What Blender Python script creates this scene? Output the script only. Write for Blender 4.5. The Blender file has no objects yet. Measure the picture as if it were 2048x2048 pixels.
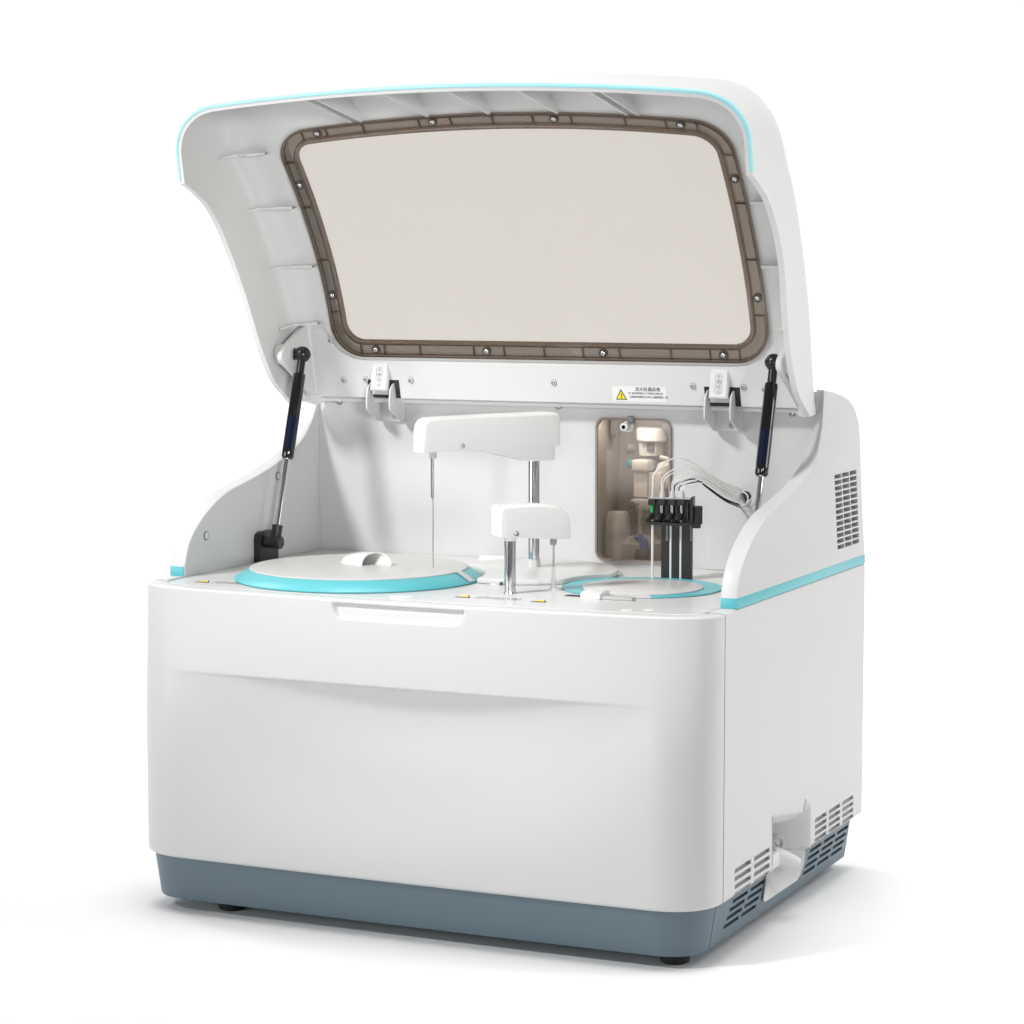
import bpy, bmesh, math, random
import numpy as np
from mathutils import Vector, Matrix

random.seed(7)
SC = bpy.context.scene
COL = SC.collection
ZO = 0.042                      # measured heights start this far below the floor
OY = 0.34                       # the machine's origin lies this far behind its front
W = 0.43                        # half width of the cabinet

# ------------------------------------------------------------------ materials
def mat(name, color, rough=0.4, metal=0.0, spec=0.5, bump=0.0, bscale=900.0, coat=0.0, vary=0.0):
    m = bpy.data.materials.new(name); m.use_nodes = True
    nt = m.node_tree; p = nt.nodes['Principled BSDF']
    p.inputs['Base Color'].default_value = (*color, 1)
    p.inputs['Roughness'].default_value = rough
    p.inputs['Metallic'].default_value = metal
    p.inputs['Specular IOR Level'].default_value = spec
    p.inputs['Coat Weight'].default_value = coat
    tc = nt.nodes.new('ShaderNodeTexCoord')
    if bump:
        n = nt.nodes.new('ShaderNodeTexNoise'); n.inputs['Scale'].default_value = bscale
        n.inputs['Detail'].default_value = 2
        b = nt.nodes.new('ShaderNodeBump'); b.inputs['Strength'].default_value = bump
        b.inputs['Distance'].default_value = 0.0004
        nt.links.new(tc.outputs['Object'], n.inputs['Vector'])
        nt.links.new(n.outputs['Fac'], b.inputs['Height'])
        nt.links.new(b.outputs['Normal'], p.inputs['Normal'])
    if vary:
        n2 = nt.nodes.new('ShaderNodeTexNoise'); n2.inputs['Scale'].default_value = 6.0
        n2.inputs['Detail'].default_value = 4
        mr = nt.nodes.new('ShaderNodeMapRange')
        mr.inputs['To Min'].default_value = max(0, rough - vary); mr.inputs['To Max'].default_value = rough + vary
        nt.links.new(tc.outputs['Object'], n2.inputs['Vector'])
        nt.links.new(n2.outputs['Fac'], mr.inputs['Value'])
        nt.links.new(mr.outputs['Result'], p.inputs['Roughness'])
    return m

def smoke(name, tint, body, body_mix, gloss=0.03, rough=0.06):
    """smoked acrylic: tinted see-through sheet, a little body colour, a thin mirror on top"""
    m = bpy.data.materials.new(name); m.use_nodes = True
    nt = m.node_tree; nt.nodes.clear()
    out = nt.nodes.new('ShaderNodeOutputMaterial')
    tr = nt.nodes.new('ShaderNodeBsdfTransparent'); tr.inputs['Color'].default_value = (*tint, 1)
    df = nt.nodes.new('ShaderNodeBsdfDiffuse'); df.inputs['Color'].default_value = (*body, 1)
    gl = nt.nodes.new('ShaderNodeBsdfGlossy'); gl.inputs['Roughness'].default_value = rough
    m1 = nt.nodes.new('ShaderNodeMixShader'); m1.inputs[0].default_value = body_mix
    m2 = nt.nodes.new('ShaderNodeMixShader')
    lw = nt.nodes.new('ShaderNodeLayerWeight'); lw.inputs['Blend'].default_value = 0.5
    pw = nt.nodes.new('ShaderNodeMath'); pw.operation = 'POWER'; pw.inputs[1].default_value = 4.0
    fr = nt.nodes.new('ShaderNodeMath'); fr.operation = 'MULTIPLY_ADD'; fr.inputs[1].default_value = min(0.5, gloss*10); fr.inputs[2].default_value = gloss
    nt.links.new(lw.outputs['Facing'], pw.inputs[0]); nt.links.new(pw.outputs[0], fr.inputs[0])
    nt.links.new(tr.outputs[0], m1.inputs[1]); nt.links.new(df.outputs[0], m1.inputs[2])
    nt.links.new(fr.outputs[0], m2.inputs[0])
    nt.links.new(m1.outputs[0], m2.inputs[1]); nt.links.new(gl.outputs[0], m2.inputs[2])
    nt.links.new(m2.outputs[0], out.inputs['Surface'])
    return m

M = {
 'white':  mat('white_plastic', (0.60, 0.60, 0.595), 0.42, bump=0.10, vary=0.04),
 'wing':  mat('wing_plastic', (0.56, 0.56, 0.555), 0.42, bump=0.10, vary=0.04),
 'lidwhite': mat('lid_plastic', (0.66, 0.66, 0.655), 0.5, bump=0.06),
 'deck':   mat('deck_plastic', (0.60, 0.60, 0.595), 0.30, bump=0.05, vary=0.05),
 'metalwhite': mat('painted_steel', (0.65, 0.65, 0.645), 0.45, bump=0.06),
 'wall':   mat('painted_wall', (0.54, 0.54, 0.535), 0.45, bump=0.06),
 'cover':  mat('cover_plastic', (0.565, 0.56, 0.55), 0.36, bump=0.05),
 'arm':    mat('arm_plastic', (0.74, 0.74, 0.73), 0.30, bump=0.04),
 'cyan':   mat('cyan_plastic', (0.10, 0.455, 0.50), 0.35, bump=0.04),
 'bead':  mat('washed_cyan_bead', (0.36, 0.72, 0.77), 0.4),  # same cyan plastic, with the wash of light put into its colour
 'slate':  mat('slate_plastic', (0.104, 0.150, 0.182), 0.42, bump=0.12),
 'black':  mat('black_plastic', (0.012, 0.012, 0.012), 0.38, bump=0.12),
 'gloss':  mat('black_enamel', (0.006, 0.006, 0.007), 0.12, coat=0.4),
 'socket': mat('satin_black', (0.008, 0.008, 0.008), 0.30),
 'blue':   mat('strut_sticker', (0.004, 0.006, 0.024), 0.12, coat=0.3),
 'rubber': mat('black_rubber', (0.012, 0.012, 0.012), 0.7, bump=0.2),
 'chrome': mat('polished_steel', (0.62, 0.63, 0.65), 0.12, metal=1.0, vary=0.03),
 'needle': mat('needle_steel', (0.42, 0.42, 0.43), 0.28, metal=1.0),
 'dark':   mat('dark_interior', (0.035, 0.033, 0.030), 0.8, bump=0.2, bscale=300),
 'groove': mat('dark_gap', (0.05, 0.05, 0.05), 0.8),
 'grey':   mat('grey_metal', (0.45, 0.45, 0.44), 0.4),
 'yellow': mat('sign_yellow', (0.85, 0.70, 0.02), 0.5),
 'ink':    mat('print_black', (0.012, 0.012, 0.012), 0.6),
 'sticker': mat('sticker_film', (0.78, 0.78, 0.775), 0.22),
 'beige':  mat('niche_beige', (0.46, 0.43, 0.40), 0.5, bump=0.1),
 'pale':   mat('niche_part', (0.84, 0.83, 0.81), 0.45),
 'nichegrey': mat('niche_grey', (0.16, 0.17, 0.18), 0.5),
 'bluepart': mat('blue_fitting', (0.02, 0.12, 0.55), 0.4),
 'tealpart': mat('teal_fitting', (0.05, 0.35, 0.36), 0.4),
 'green':  mat('green_fitting', (0.02, 0.32, 0.07), 0.3),
 'clear':  smoke('clear_tube', (0.95, 0.95, 0.94), (0.86, 0.86, 0.85), 0.62, 0.02, 0.3),
 'pane':   smoke('smoked_pane', (0.60, 0.568, 0.527), (0.55, 0.52, 0.48), 0.05, 0.004),
 'frame':  smoke('smoked_frame', (0.56, 0.495, 0.445), (0.10, 0.08, 0.065), 0.20, 0.05, 0.10),
 'channel': smoke('smoked_channel', (0.40, 0.35, 0.31), (0.13, 0.108, 0.09), 0.42, 0.05, 0.10),
 'smallpane': smoke('small_smoked_pane', (0.745, 0.70, 0.655), (0.34, 0.29, 0.25), 0.10, 0.02),
 'smallframe': mat('brown_trim', (0.25, 0.205, 0.18), 0.35),
}

# ------------------------------------------------------------------ object helpers
def sharpen(bm, ang=34):
    lim = math.radians(ang)
    for f in bm.faces: f.smooth = True
    for e in bm.edges:
        if len(e.link_faces) == 2:
            e.smooth = e.calc_face_angle(0) < lim

def finish(bm, ang=34, normals=True):
    if normals: bmesh.ops.recalc_face_normals(bm, faces=bm.faces)
    sharpen(bm, ang)

def obj(name, bm, m, parent=None, ang=34, normals=True, base=None):
    """bm in measured coordinates -> one mesh object under parent"""
    finish(bm, ang, normals)
    b = base if base is not None else Vector((0, OY, ZO))
    bmesh.ops.translate(bm, verts=bm.verts, vec=-b)
    me = bpy.data.meshes.new(name); bm.to_mesh(me); bm.free()
    me.materials.append(M[m])
    o = bpy.data.objects.new(name, me); COL.objects.link(o)
    if parent is not None: o.parent = parent
    return o

def inst(name, me, parent, mtx):
    """shared mesh placed by a matrix given in measured coordinates"""
    o = bpy.data.objects.new(name, me); COL.objects.link(o)
    o.parent = parent
    o.matrix_local = Matrix.Translation((0, -OY, -ZO)) @ mtx
    return o

def thing(name, label, cat, base, group=None):
    o = bpy.data.objects.new(name, None); COL.objects.link(o)
    o.empty_display_size = 0.1
    o.location = base; o['label'] = label; o['category'] = cat
    if group: o['group'] = group
    return o

def bx(bm, x0, x1, y0, y1, z0, z1, bev=0.0, seg=2, mtx=None):
    v = [bm.verts.new((x, y, z)) for x in (x0, x1) for y in (y0, y1) for z in (z0, z1)]
    q = [(0,1,3,2),(4,6,7,5),(0,4,5,1),(2,3,7,6),(0,2,6,4),(1,5,7,3)]
    fs = [bm.faces.new([v[i] for i in f]) for f in q]
    if mtx is not None: bmesh.ops.transform(bm, matrix=mtx, verts=v)
    if bev:
        es = list({e for f in fs for e in f.edges})
        bmesh.ops.bevel(bm, geom=es, offset=bev, segments=seg, affect='EDGES', profile=0.5)
    return bm

def prism(bm, pts, axis, a, b, bev=0.0, seg=2):
    """closed 2-D outline extruded along an axis (0: pts are y,z; 1: x,z; 2: x,y)"""
    def P(p, t):
        return (t, p[0], p[1]) if axis == 0 else ((p[0], t, p[1]) if axis == 1 else (p[0], p[1], t))
    va = [bm.verts.new(P(p, a)) for p in pts]; vb = [bm.verts.new(P(p, b)) for p in pts]
    n = len(pts)
    f1 = bm.faces.new(va); f2 = bm.faces.new(vb[::-1])
    for i in range(n):
        bm.faces.new((va[i], vb[i], vb[(i+1) % n], va[(i+1) % n]))
    if bev:
        bmesh.ops.recalc_face_normals(bm, faces=bm.faces)
        es = list(set(f1.edges) | set(f2.edges))
        bmesh.ops.bevel(bm, geom=es, offset=bev, segments=seg, affect='EDGES', profile=0.5)
    return bm

def frame_of(d):
    d = Vector(d).normalized()
    u = d.orthogonal().normalized(); return u, d.cross(u), d

def tube(bm, pts, r, n=10, cap=True):
    """round tube along points; r a number or one per point"""
    pts = [Vector(p) for p in pts]; rs = r if hasattr(r, '__len__') else [r]*len(pts)
    rings = []; u = None
    for i, p in enumerate(pts):
        d = (pts[min(i+1, len(pts)-1)] - pts[max(i-1, 0)])
        if d.length < 1e-9: d = pts[-1]-pts[0]
        d.normalize()
        if u is None: u = d.orthogonal().normalized()
        u = (u - d*u.dot(d)).normalized(); v = d.cross(u)
        rings.append([bm.verts.new(p + (u*math.cos(t)+v*math.sin(t))*rs[i]) for t in [2*math.pi*k/n for k in range(n)]])
    for a, b in zip(rings, rings[1:]):
        for k in range(n): bm.faces.new((a[k], a[(k+1) % n], b[(k+1) % n], b[k]))
    if cap:
        bm.faces.new(rings[0][::-1]); bm.faces.new(rings[-1])
    return bm

def lathe(bm, c, axis, prof, n=40, cap0=True, cap1=True):
    """prof: (distance along axis, radius)"""
    u, v, d = frame_of(axis); c = Vector(c); rings = []
    for h, r in prof:
        rings.append([bm.verts.new(c + d*h + (u*math.cos(t)+v*math.sin(t))*r) for t in [2*math.pi*k/n for k in range(n)]])
    for a, b in zip(rings, rings[1:]):
        for k in range(n): bm.faces.new((a[k], a[(k+1) % n], b[(k+1) % n], b[k]))
    if cap0: bm.faces.new(rings[0][::-1])
    if cap1: bm.faces.new(rings[-1])
    return bm

def rrect(x0, x1, z0, z1, r, n=8):
    pts = []
    for cx, cz, a in ((x1-r, z1-r, 0), (x0+r, z1-r, 90), (x0+r, z0+r, 180), (x1-r, z0+r, 270)):
        for k in range(n+1):
            t = math.radians(a + 90*k/n); pts.append((cx+r*math.cos(t), cz+r*math.sin(t)))
    return pts

def grid(bm, rows, closed=False):
    vs = [[bm.verts.new(p) for p in r] for r in rows]
    n = len(rows[0])
    for a, b in zip(vs, vs[1:]):
        for k in range(n if closed else n-1):
            bm.faces.new((a[k], a[(k+1) % n], b[(k+1) % n], b[k]))
    return vs

def spline(pts, n):
    """smooth curve through points, n samples evenly spaced by length"""
    P = np.array(pts, float); m = len(P)
    t = np.concatenate([[0], np.cumsum(np.linalg.norm(np.diff(P, axis=0), axis=1)**0.5)])
    T = np.zeros_like(P)
    T[1:-1] = (P[2:]-P[:-2])/(t[2:]-t[:-2])[:, None]
    T[0] = (P[1]-P[0])/(t[1]-t[0]); T[-1] = (P[-1]-P[-2])/(t[-1]-t[-2])
    out = []
    for i in range(m-1):
        h = t[i+1]-t[i]
        for s in np.linspace(0, 1, 40, endpoint=False):
            out.append((2*s**3-3*s*s+1)*P[i]+(s**3-2*s*s+s)*h*T[i]+(-2*s**3+3*s*s)*P[i+1]+(s**3-s*s)*h*T[i+1])
    out.append(P[-1]); out = np.array(out)
    L = np.concatenate([[0], np.cumsum(np.linalg.norm(np.diff(out, axis=0), axis=1))])
    g = np.linspace(0, L[-1], n)
    return np.stack([np.interp(g, L, out[:, k]) for k in range(P.shape[1])], 1)

def smooth(t):
    t = np.clip(t, 0, 1); return t*t*(3-2*t)

def cut(o, cutter_bm):
    """carve a cutter out of an object's mesh for good"""
    bmesh.ops.recalc_face_normals(cutter_bm, faces=cutter_bm.faces)
    bmesh.ops.translate(cutter_bm, verts=cutter_bm.verts, vec=-Vector((0, OY, ZO)))
    cm = bpy.data.meshes.new('cutter'); cutter_bm.to_mesh(cm); cutter_bm.free()
    co = bpy.data.objects.new('cutter', cm); COL.objects.link(co)
    par = o.parent; o.parent = None
    co.location = o.location
    md = o.modifiers.new('b', 'BOOLEAN'); md.operation = 'DIFFERENCE'; md.solver = 'EXACT'; md.object = co
    bpy.context.view_layer.update()
    dg = bpy.context.evaluated_depsgraph_get()
    me = bpy.data.meshes.new_from_object(o.evaluated_get(dg))
    o.modifiers.clear(); old = o.data; o.data = me; me.name = old.name
    bpy.data.meshes.remove(old); bpy.data.objects.remove(co); bpy.data.meshes.remove(cm)
    bm = bmesh.new(); bm.from_mesh(me); sharpen(bm); bm.to_mesh(me); bm.free()
    o.parent = par

def text_mesh(bm, txt, size, mtx, depth=0.0, align='LEFT'):
    c = bpy.data.curves.new('t', 'FONT'); c.body = txt; c.size = size; c.extrude = depth; c.align_x = align
    c.resolution_u = 2
    o = bpy.data.objects.new('t', c); COL.objects.link(o)
    bpy.context.view_layer.update()
    me = bpy.data.meshes.new_from_object(o.evaluated_get(bpy.context.evaluated_depsgraph_get()))
    me.transform(mtx); bm.from_mesh(me)
    bpy.data.objects.remove(o); bpy.data.curves.remove(c); bpy.data.meshes.remove(me)

# ------------------------------------------------------------------ the machine
root = thing('chemistry_analyzer',
             'white benchtop laboratory analyzer with slate base and its lid propped open',
             'laboratory analyzer', (0, OY, 0))

Z1, Z2, Z3 = 0.1217, 0.5016, 0.5156

# ---- front panel: plan outline with soft corners, slight bow, a long scooped crease, a finger pull
def plan(b, inset=0.0, n_front=330, n_corner=26):
    """outline of the front as (x,y) from the left seam round to the right seam"""
    xc = 0.352
    y0 = b*xc*xc; sl = 2*b*xc
    A = np.array((xc, y0)); D = np.array((W, 0.0744))
    k = 0.58
    B = A+np.array((1, sl))*(W-xc)*k; C = D-np.array((0, 1))*(0.0744-y0)*k
    cor = []
    for t in np.linspace(0, 1, n_corner+1)[1:]:
        cor.append((1-t)**3*A+3*(1-t)**2*t*B+3*(1-t)*t*t*C+t**3*D)
    cor = np.array(cor)
    xs = np.linspace(-xc, xc, n_front)
    mid = np.stack([xs, b*xs*xs], 1)
    left = cor[::-1].copy(); left[:, 0] *= -1
    P = np.concatenate([left, mid, cor])
    T = np.gradient(P, axis=0); T[0] = (0, -1); T[-1] = (0, 1)
    T /= np.linalg.norm(T, axis=1)[:, None]
    N = np.stack([-T[:, 1], T[:, 0]], 1)          # inward
    return P+N*inset, N

def front_depth(x, z):
    zc = 0.3868
    u = np.clip(1-(x/0.375)**2, 0, 1)
    A = 0.026*u**1.15
    t = zc-z
    h = 0.02+0.070*u**0.8
    t = np.maximum(zc-z+0.0015, 0)
    tau = 0.010+0.022*u
    wave = 0.048*u**1.6*(1-np.exp(-t/tau))*smooth(t/0.006)*(1-smooth((t-0.02)/0.245))
    # finger pull
    hx = 0.099; cx = -0.003; zt, zb = 0.4950, 0.4722; r = 0.019
    dx = np.abs(x-cx)-(hx-r); dz = (zb+r)-z
    sd = np.sqrt(np.maximum(dx, 0)**2+np.maximum(dz, 0)**2)-r
    mask = smooth(-sd/0.0060)*smooth((zt+0.0015-z)/0.003)
    deep = 0.0012+0.0070*np.clip((z-zb)/(zt-zb), 0, 1)
    return wave+mask*deep

rows = []
zs = sorted(set(np.round(np.concatenate([np.linspace(Z1+0.006, 0.372, 46), np.linspace(0.372, 0.396, 22),
            np.linspace(0.396, 0.466, 10), np.linspace(0.466, 0.4975, 24)]), 5)))
def bow(z): return 0.035+0.100*float(smooth((z-0.30)/0.2))
N0 = None
ring, N0 = plan(bow(Z1), 0.030); rows.append([(p[0], p[1], Z1) for p in ring])
for ins, dz in ((0.0052, 0), (0.0030, 0.0009), (0.0012, 0.0025), (0.0003, 0.0045)):
    ring, _ = plan(bow(Z1), ins); rows.append([(p[0], p[1], Z1+dz) for p in ring])
for z in zs:
    ring, N = plan(bow(z))
    d = front_depth(ring[:, 0], z)*np.clip(-0+N[:, 1], 0, 1)
    q = ring+N*d[:, None]
    rows.append([(p[0], p[1], z) for p in q])
for k in range(1, 6):
    t = math.radians(90*k/5); ring, _ = plan(bow(0.5), 0.003*(1-math.cos(t)))
    rows.append([(p[0], p[1], 0.4975+0.003*math.sin(t)) for p in ring])
for ins, z in ((0.0262, 0.5006), (0.0275, 0.5001), (0.0278, 0.4960)):
    ring, _ = plan(bow(0.5), ins); rows.append([(p[0], p[1], z) for p in ring])
bm = bmesh.new(); grid(bm, rows)
fp = obj('front_panel', bm, 'white', root, ang=50)

# dark parting line beside the front panel and an added dark core that blocks the view and shades the slots
bm = bmesh.new(); bx(bm, -0.37, 0.37, 0.05, 0.655, 0.075, 0.485)
obj('dark_core', bm, 'dark', root)
for s in (-1, 1):
    bm = bmesh.new(); bx(bm, min(s*0.41, s*0.4268), max(s*0.41, s*0.4268), 0.070, 0.080, Z1+0.002, 0.4975)
    obj('seam_strip', bm, 'groove', root)

# ---- base skirt
bm = bmesh.new()
def skirt(ins, z):
    f, _ = plan(0.02, ins, 60, 18)
    P = [(p[0], p[1], z) for p in f]
    return P + [(W-ins, 0.20, z), (W-ins, 0.30, z), (W-ins, 0.50, z), (W-ins, 0.679-ins*0.2-0.02, z), (W-ins-0.02, 0.679-ins*0.2, z),
                (-W+ins+0.02, 0.679-ins*0.2, z), (-W+ins, 0.679-ins*0.2-0.02, z), (-W+ins, 0.3, z)]
rws = [skirt(0.030, Z1-0.0005), skirt(0.0095, Z1-0.0005)] + [skirt(0.0095+(0.0180-0.0095)*t, Z1-0.0005-(Z1-0.0005-0.0615)*t) for t in (0.34, 0.67, 1)] + \
      [skirt(0.0194, 0.0597), skirt(0.0225, 0.0588), skirt(0.06, 0.0588)]
vs = grid(bm, rws, closed=True)
bm.faces.new(vs[-1]); bm.faces.new(vs[0][::-1])
base = obj('base_skirt', bm, 'slate', root, ang=28)
c = bmesh.new()
# parting line of the skirt at the front corner
v = [c.verts.new(p) for p in ((0.4212, 0.0705, 0.05), (0.4212, 0.0727, 0.05), (0.44, 0.0705, 0.05), (0.44, 0.0727, 0.05))]
c.free()
def skx(z): return W-(0.0095+(0.0180-0.0095)*(Z1-z)/(Z1-0.0615))
c = bmesh.new()
tl = ((0.0750, 0.1225), (0.0772, 0.1225), (0.0742, 0.055), (0.0720, 0.055))
prism(c, tl, 0, 0.4085, 0.45)
for (ya0, ya1, zt, zb, dyb, cols) in ((0.1440, 0.2730, 0.1120, 0.0800, -0.024, 2), (0.4680, 0.6510, 0.1110, 0.0790, -0.016, 3)):
    n = 4; gap = 0.010; wslot = (ya1-ya0-gap*(cols-1))/cols
    for i in range(n):
        z = zt-(zt-zb)*i/(n-1)*0.93; sh = dyb*i/(n-1)
        for k in range(cols):
            y0 = ya0+k*(wslot+gap)+sh
            prism(c, rrect(y0, y0+wslot, z-0.0052, z, 0.0012, 3), 0, skx(z)-0.007, 0.45)
cut(base, c)
FEET = [(-0.300, 0.066), (0.367, 0.068), (-0.33, 0.60), (0.36, 0.60)]
for x, y in FEET:
    bm = bmesh.new(); lathe(bm, (x, y, ZO), (0, 0, 1), [(0, 0.0165), (0.0015, 0.019), (0.012, 0.0205), (0.020, 0.0205)], 32)
    obj('foot', bm, 'rubber', root)

# ---- side panels (sheet with a capped top), stripes, wings
def side_sheet(s):
    bm = bmesh.new()
    pts = [(0.4300, Z1+0.004), (0.4300, Z2-0.004), (0.4288, Z2-0.0012), (0.4260, Z2), (0.4060, Z2), (0.4060, 0.4965), (0.4252, 0.4965), (0.4252, Z1), (0.4262, Z1)]
    prism(bm, [(s*p[0], p[1]) for p in pts], 1, 0.0768, 0.682)
    return bm
sideR = obj('side_panel', side_sheet(1), 'white', root)
sideL = obj('side_panel', side_sheet(-1), 'white', root)
c = bmesh.new()
for (y0, y1, zt, zb, cols) in ((0.1195, 0.2585, 0.1598, 0.1222, 2), (0.4560, 0.6385, 0.1596, 0.1255, 3)):
    gap = 0.0125 if cols == 2 else 0.0105; ws = (y1-y0-gap*(cols-1))/cols
    for i in range(4):
        z = zt-(zt-zb-0.0058)*i/3
        for k in range(cols):
            a = y0+k*(ws+gap)
            prism(c, rrect(a, a+ws, z-0.0062, z, 0.0008, 2), 0, 0.41, 0.45)
REC = [(0.268, 0.2000), (0.400, 0.1800), (0.4100, 0.1955), (0.4335, 0.181), (0.4340, 0.1230), (0.4370, 0.1000), (0.4270, 0.0850), (0.4140, 0.0790),
       (0.2800, 0.0795), (0.2710, 0.0845), (0.2720, 0.1195)]
prism(c, REC, 0, 0.38, 0.45)
cut(sideR, c)
c = bmesh.new(); prism(c, [(y, z) for y, z in REC], 0, 0.37, 0.45); cut(base, c)
# louvre blades behind the slots
for (y0, y1, zt, zb) in ((0.1195, 0.2585, 0.1598, 0.1222), (0.4560, 0.6385, 0.1596, 0.1255)):
    for i in range(4):
        z = zt-(zt-zb-0.0058)*i/3
        bm = bmesh.new(); prism(bm, [(0.4248, z-0.0072), (0.4248, z-0.0060), (0.418, z+0.0004), (0.418, z-0.0010)], 1, y0-0.003, y1+0.003)
        obj('louvre_blade', bm, 'white', sideR)
# drain recess: moulded tray set into the side
bm = bmesh.new()
def lvl(pts, x): return [(x, p[0], p[1]) for p in pts]
def shrink(pts, dy0, dy1, dz0, dz1):
    ys = [p[0] for p in pts]; zz = [p[1] for p in pts]; a, b = min(ys), max(ys); q, t = min(zz), max(zz)
    return [(a+dy0+(y-a)*(b-a-dy0-dy1)/(b-a), q+dz0+(z-q)*(t-q-dz0-dz1)/(t-q)) for y, z in pts]
def dense(pts, n=6):
    out = []
    for i in range(len(pts)):
        p, q = pts[i], pts[(i+1) % len(pts)]
        for k in range(n): out.append((p[0]+(q[0]-p[0])*k/n, p[1]+(q[1]-p[1])*k/n))
    return out
R0 = dense(REC)
def recx(p, off):                                  # rim follows the slanted skirt below the white panel
    return (W if p[1] > Z1 else skx(p[1])+0.0022*min(1, (Z1-p[1])/0.01))+off
rows = [[(recx(p, -0.0006), p[0], p[1]) for p in shrink(R0, -0.0016, -0.0016, -0.0016, -0.0016)],
        [(recx(p, 0.0010), p[0], p[1]) for p in shrink(R0, -0.0012, -0.0012, -0.0012, -0.0012)],
        [(recx(p, 0.0006), p[0], p[1]) for p in R0],
        [(recx(p, -0.0016), p[0], p[1]) for p in shrink(R0, 0.002, 0.003, 0.003, 0.002)],
        [(recx(p, -0.012), p[0], p[1]) for p in shrink(R0, 0.010, 0.012, 0.012, 0.014)],
        lvl(shrink(R0, 0.022, 0.026, 0.016, 0.020), 0.402),
        lvl(shrink(R0, 0.030, 0.034, 0.020, 0.024), 0.386)]
vs = grid(bm, rows, closed=True)
bm.faces.new(vs[-1])
rec = obj('drain_recess', bm, 'white', root, ang=40)
bm = bmesh.new(); prism(bm, rrect(0.362, 0.399, 0.0905, 0.1120, 0.001, 2), 0, 0.3862, 0.3885)
obj('dark_slot', bm, 'nichegrey', rec)
bm = bmesh.new(); bx(bm, 0.392, 0.3935, 0.352, 0.3565, 0.126, 0.166)
obj('wall_gap', bm, 'dark', rec)
bm = bmesh.new()
bx(bm, 0.396, 0.424, 0.290, 0.333, 0.1200, 0.1415, 0.003, 3)
tube(bm, [(0.412, 0.322, 0.1325), (0.418, 0.328, 0.1312), (0.4255, 0.333, 0.1275), (0.4425, 0.3395, 0.1205), (0.4450, 0.3405, 0.1195), (0.4456, 0.3407, 0.1192)], [0.0128, 0.0128, 0.0118, 0.0092, 0.0080, 0.0050], 24)
obj('drain_spout', bm, 'arm', rec)
bm = bmesh.new()
tube(bm, spline([(0.396, 0.356, 0.150), (0.404, 0.3600, 0.1515), (0.4090, 0.3680, 0.1480), (0.4095, 0.3730, 0.1400), (0.4060, 0.3740, 0.1330)], 20), 0.0032, 12)
tube(bm, spline([(0.4000, 0.352, 0.146), (0.4060, 0.3580, 0.1420), (0.4060, 0.3620, 0.1300)], 14), 0.0024, 10)
obj('hose_clip', bm, 'grey', rec)

for s in (-1, 1):
    bm = bmesh.new()
    x0, x1 = sorted((s*0.4070, s*0.4302))
    bx(bm, x0, x1, 0.1203, 0.6818, Z2, Z3, 0.0007, 2)
    obj('cyan_stripe', bm, 'cyan', root)
    bm = bmesh.new(); x0, x1 = sorted((s*0.4055, s*0.4069)); bx(bm, x0, x1, 0.1215, 0.6818, 0.4995, Z3)
    obj('wing_foot', bm, 'wing', root)

IN = [(0.1215, Z3), (0.1334, 0.546), (0.157, 0.571), (0.197, 0.596), (0.242, 0.6135), (0.281, 0.6215), (0.346, 0.635), (0.414, 0.654), (0.459, 0.673), (0.4815, 0.689), (0.5056, 0.717), (0.513, 0.745), (0.514, 0.768)]
OUTR = [(0.1207, Z3), (0.1334, 0.5455), (0.157, 0.5705), (0.1974, 0.5945), (0.2345, 0.6095), (0.2822, 0.6215), (0.3561, 0.639), (0.417, 0.659), (0.4476, 0.682), (0.4640, 0.7120), (0.4715, 0.7450), (0.474, 0.7695)]
OUTL = [(0.1207, Z3)] + IN[1:]
REAR = [(0.5254, 0.7640), (0.5758, 0.7550), (0.6104, 0.7430), (0.6327, 0.7262), (0.6466, 0.7073), (0.6524, 0.6758), (0.6647, 0.5966), (0.6815, Z3)]
def wing(s, outer):
    A = spline(IN, 60); B = spline(outer, 60)
    R = spline(REAR[:6], 24); R = np.concatenate([R, np.array(REAR[6:])])
    bm = bmesh.new()
    pa = [tuple(p) for p in A]+[tuple(p) for p in R]; pb = [tuple(p) for p in B]+[tuple(p) for p in R]
    va = [bm.verts.new((s*0.4057, *p)) for p in pa]; vb = [bm.verts.new((s*W, *p)) for p in pb]
    n = len(va)
    fa = bm.faces.new(va); fb = bm.faces.new(vb[::-1])
    for i in range(n): bm.faces.new((va[i], vb[i], vb[(i+1) % n], va[(i+1) % n]))
    bmesh.ops.recalc_face_normals(bm, faces=bm.faces)
    es = [e for f in (fa, fb) for e in f.edges if not all(abs(v.co.z-Z3) < 1e-5 for v in e.verts)]
    bmesh.ops.bevel(bm, geom=es, offset=0.0022, segments=3, affect='EDGES', profile=0.5)
    bmesh.ops.triangulate(bm, faces=[f for f in bm.faces if len(f.verts) > 4])
    return bm
wr = obj('wing_panel', wing(1, OUTR), 'wing', root, ang=40)
wl = obj('wing_panel', wing(-1, OUTL), 'wing', root, ang=40)
c = bmesh.new()
VU = []
for i in range(13):
    t = i/12; z = 0.6455-(0.6455-0.5420)*t
    ya = 0.5276+0.0187*t; yb = 0.6325+0.0178*t
    w3 = (yb-ya-0.008)/3
    for k in range(3):
        y = ya+k*(w3+0.004); VU.append((y, z))
        prism(c, [(y, z), (y+w3, z), (y+w3, z-0.0062), (y, z-0.0062)], 0, 0.419, 0.45)
cut(wr, c)
bm = bmesh.new(); bx(bm, 0.4193, 0.4205, 0.522, 0.656, 0.530, 0.650)
obj('vent_shade', bm, 'dark', wr)  # dark plate added to stand in for shade inside the slots
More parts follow.
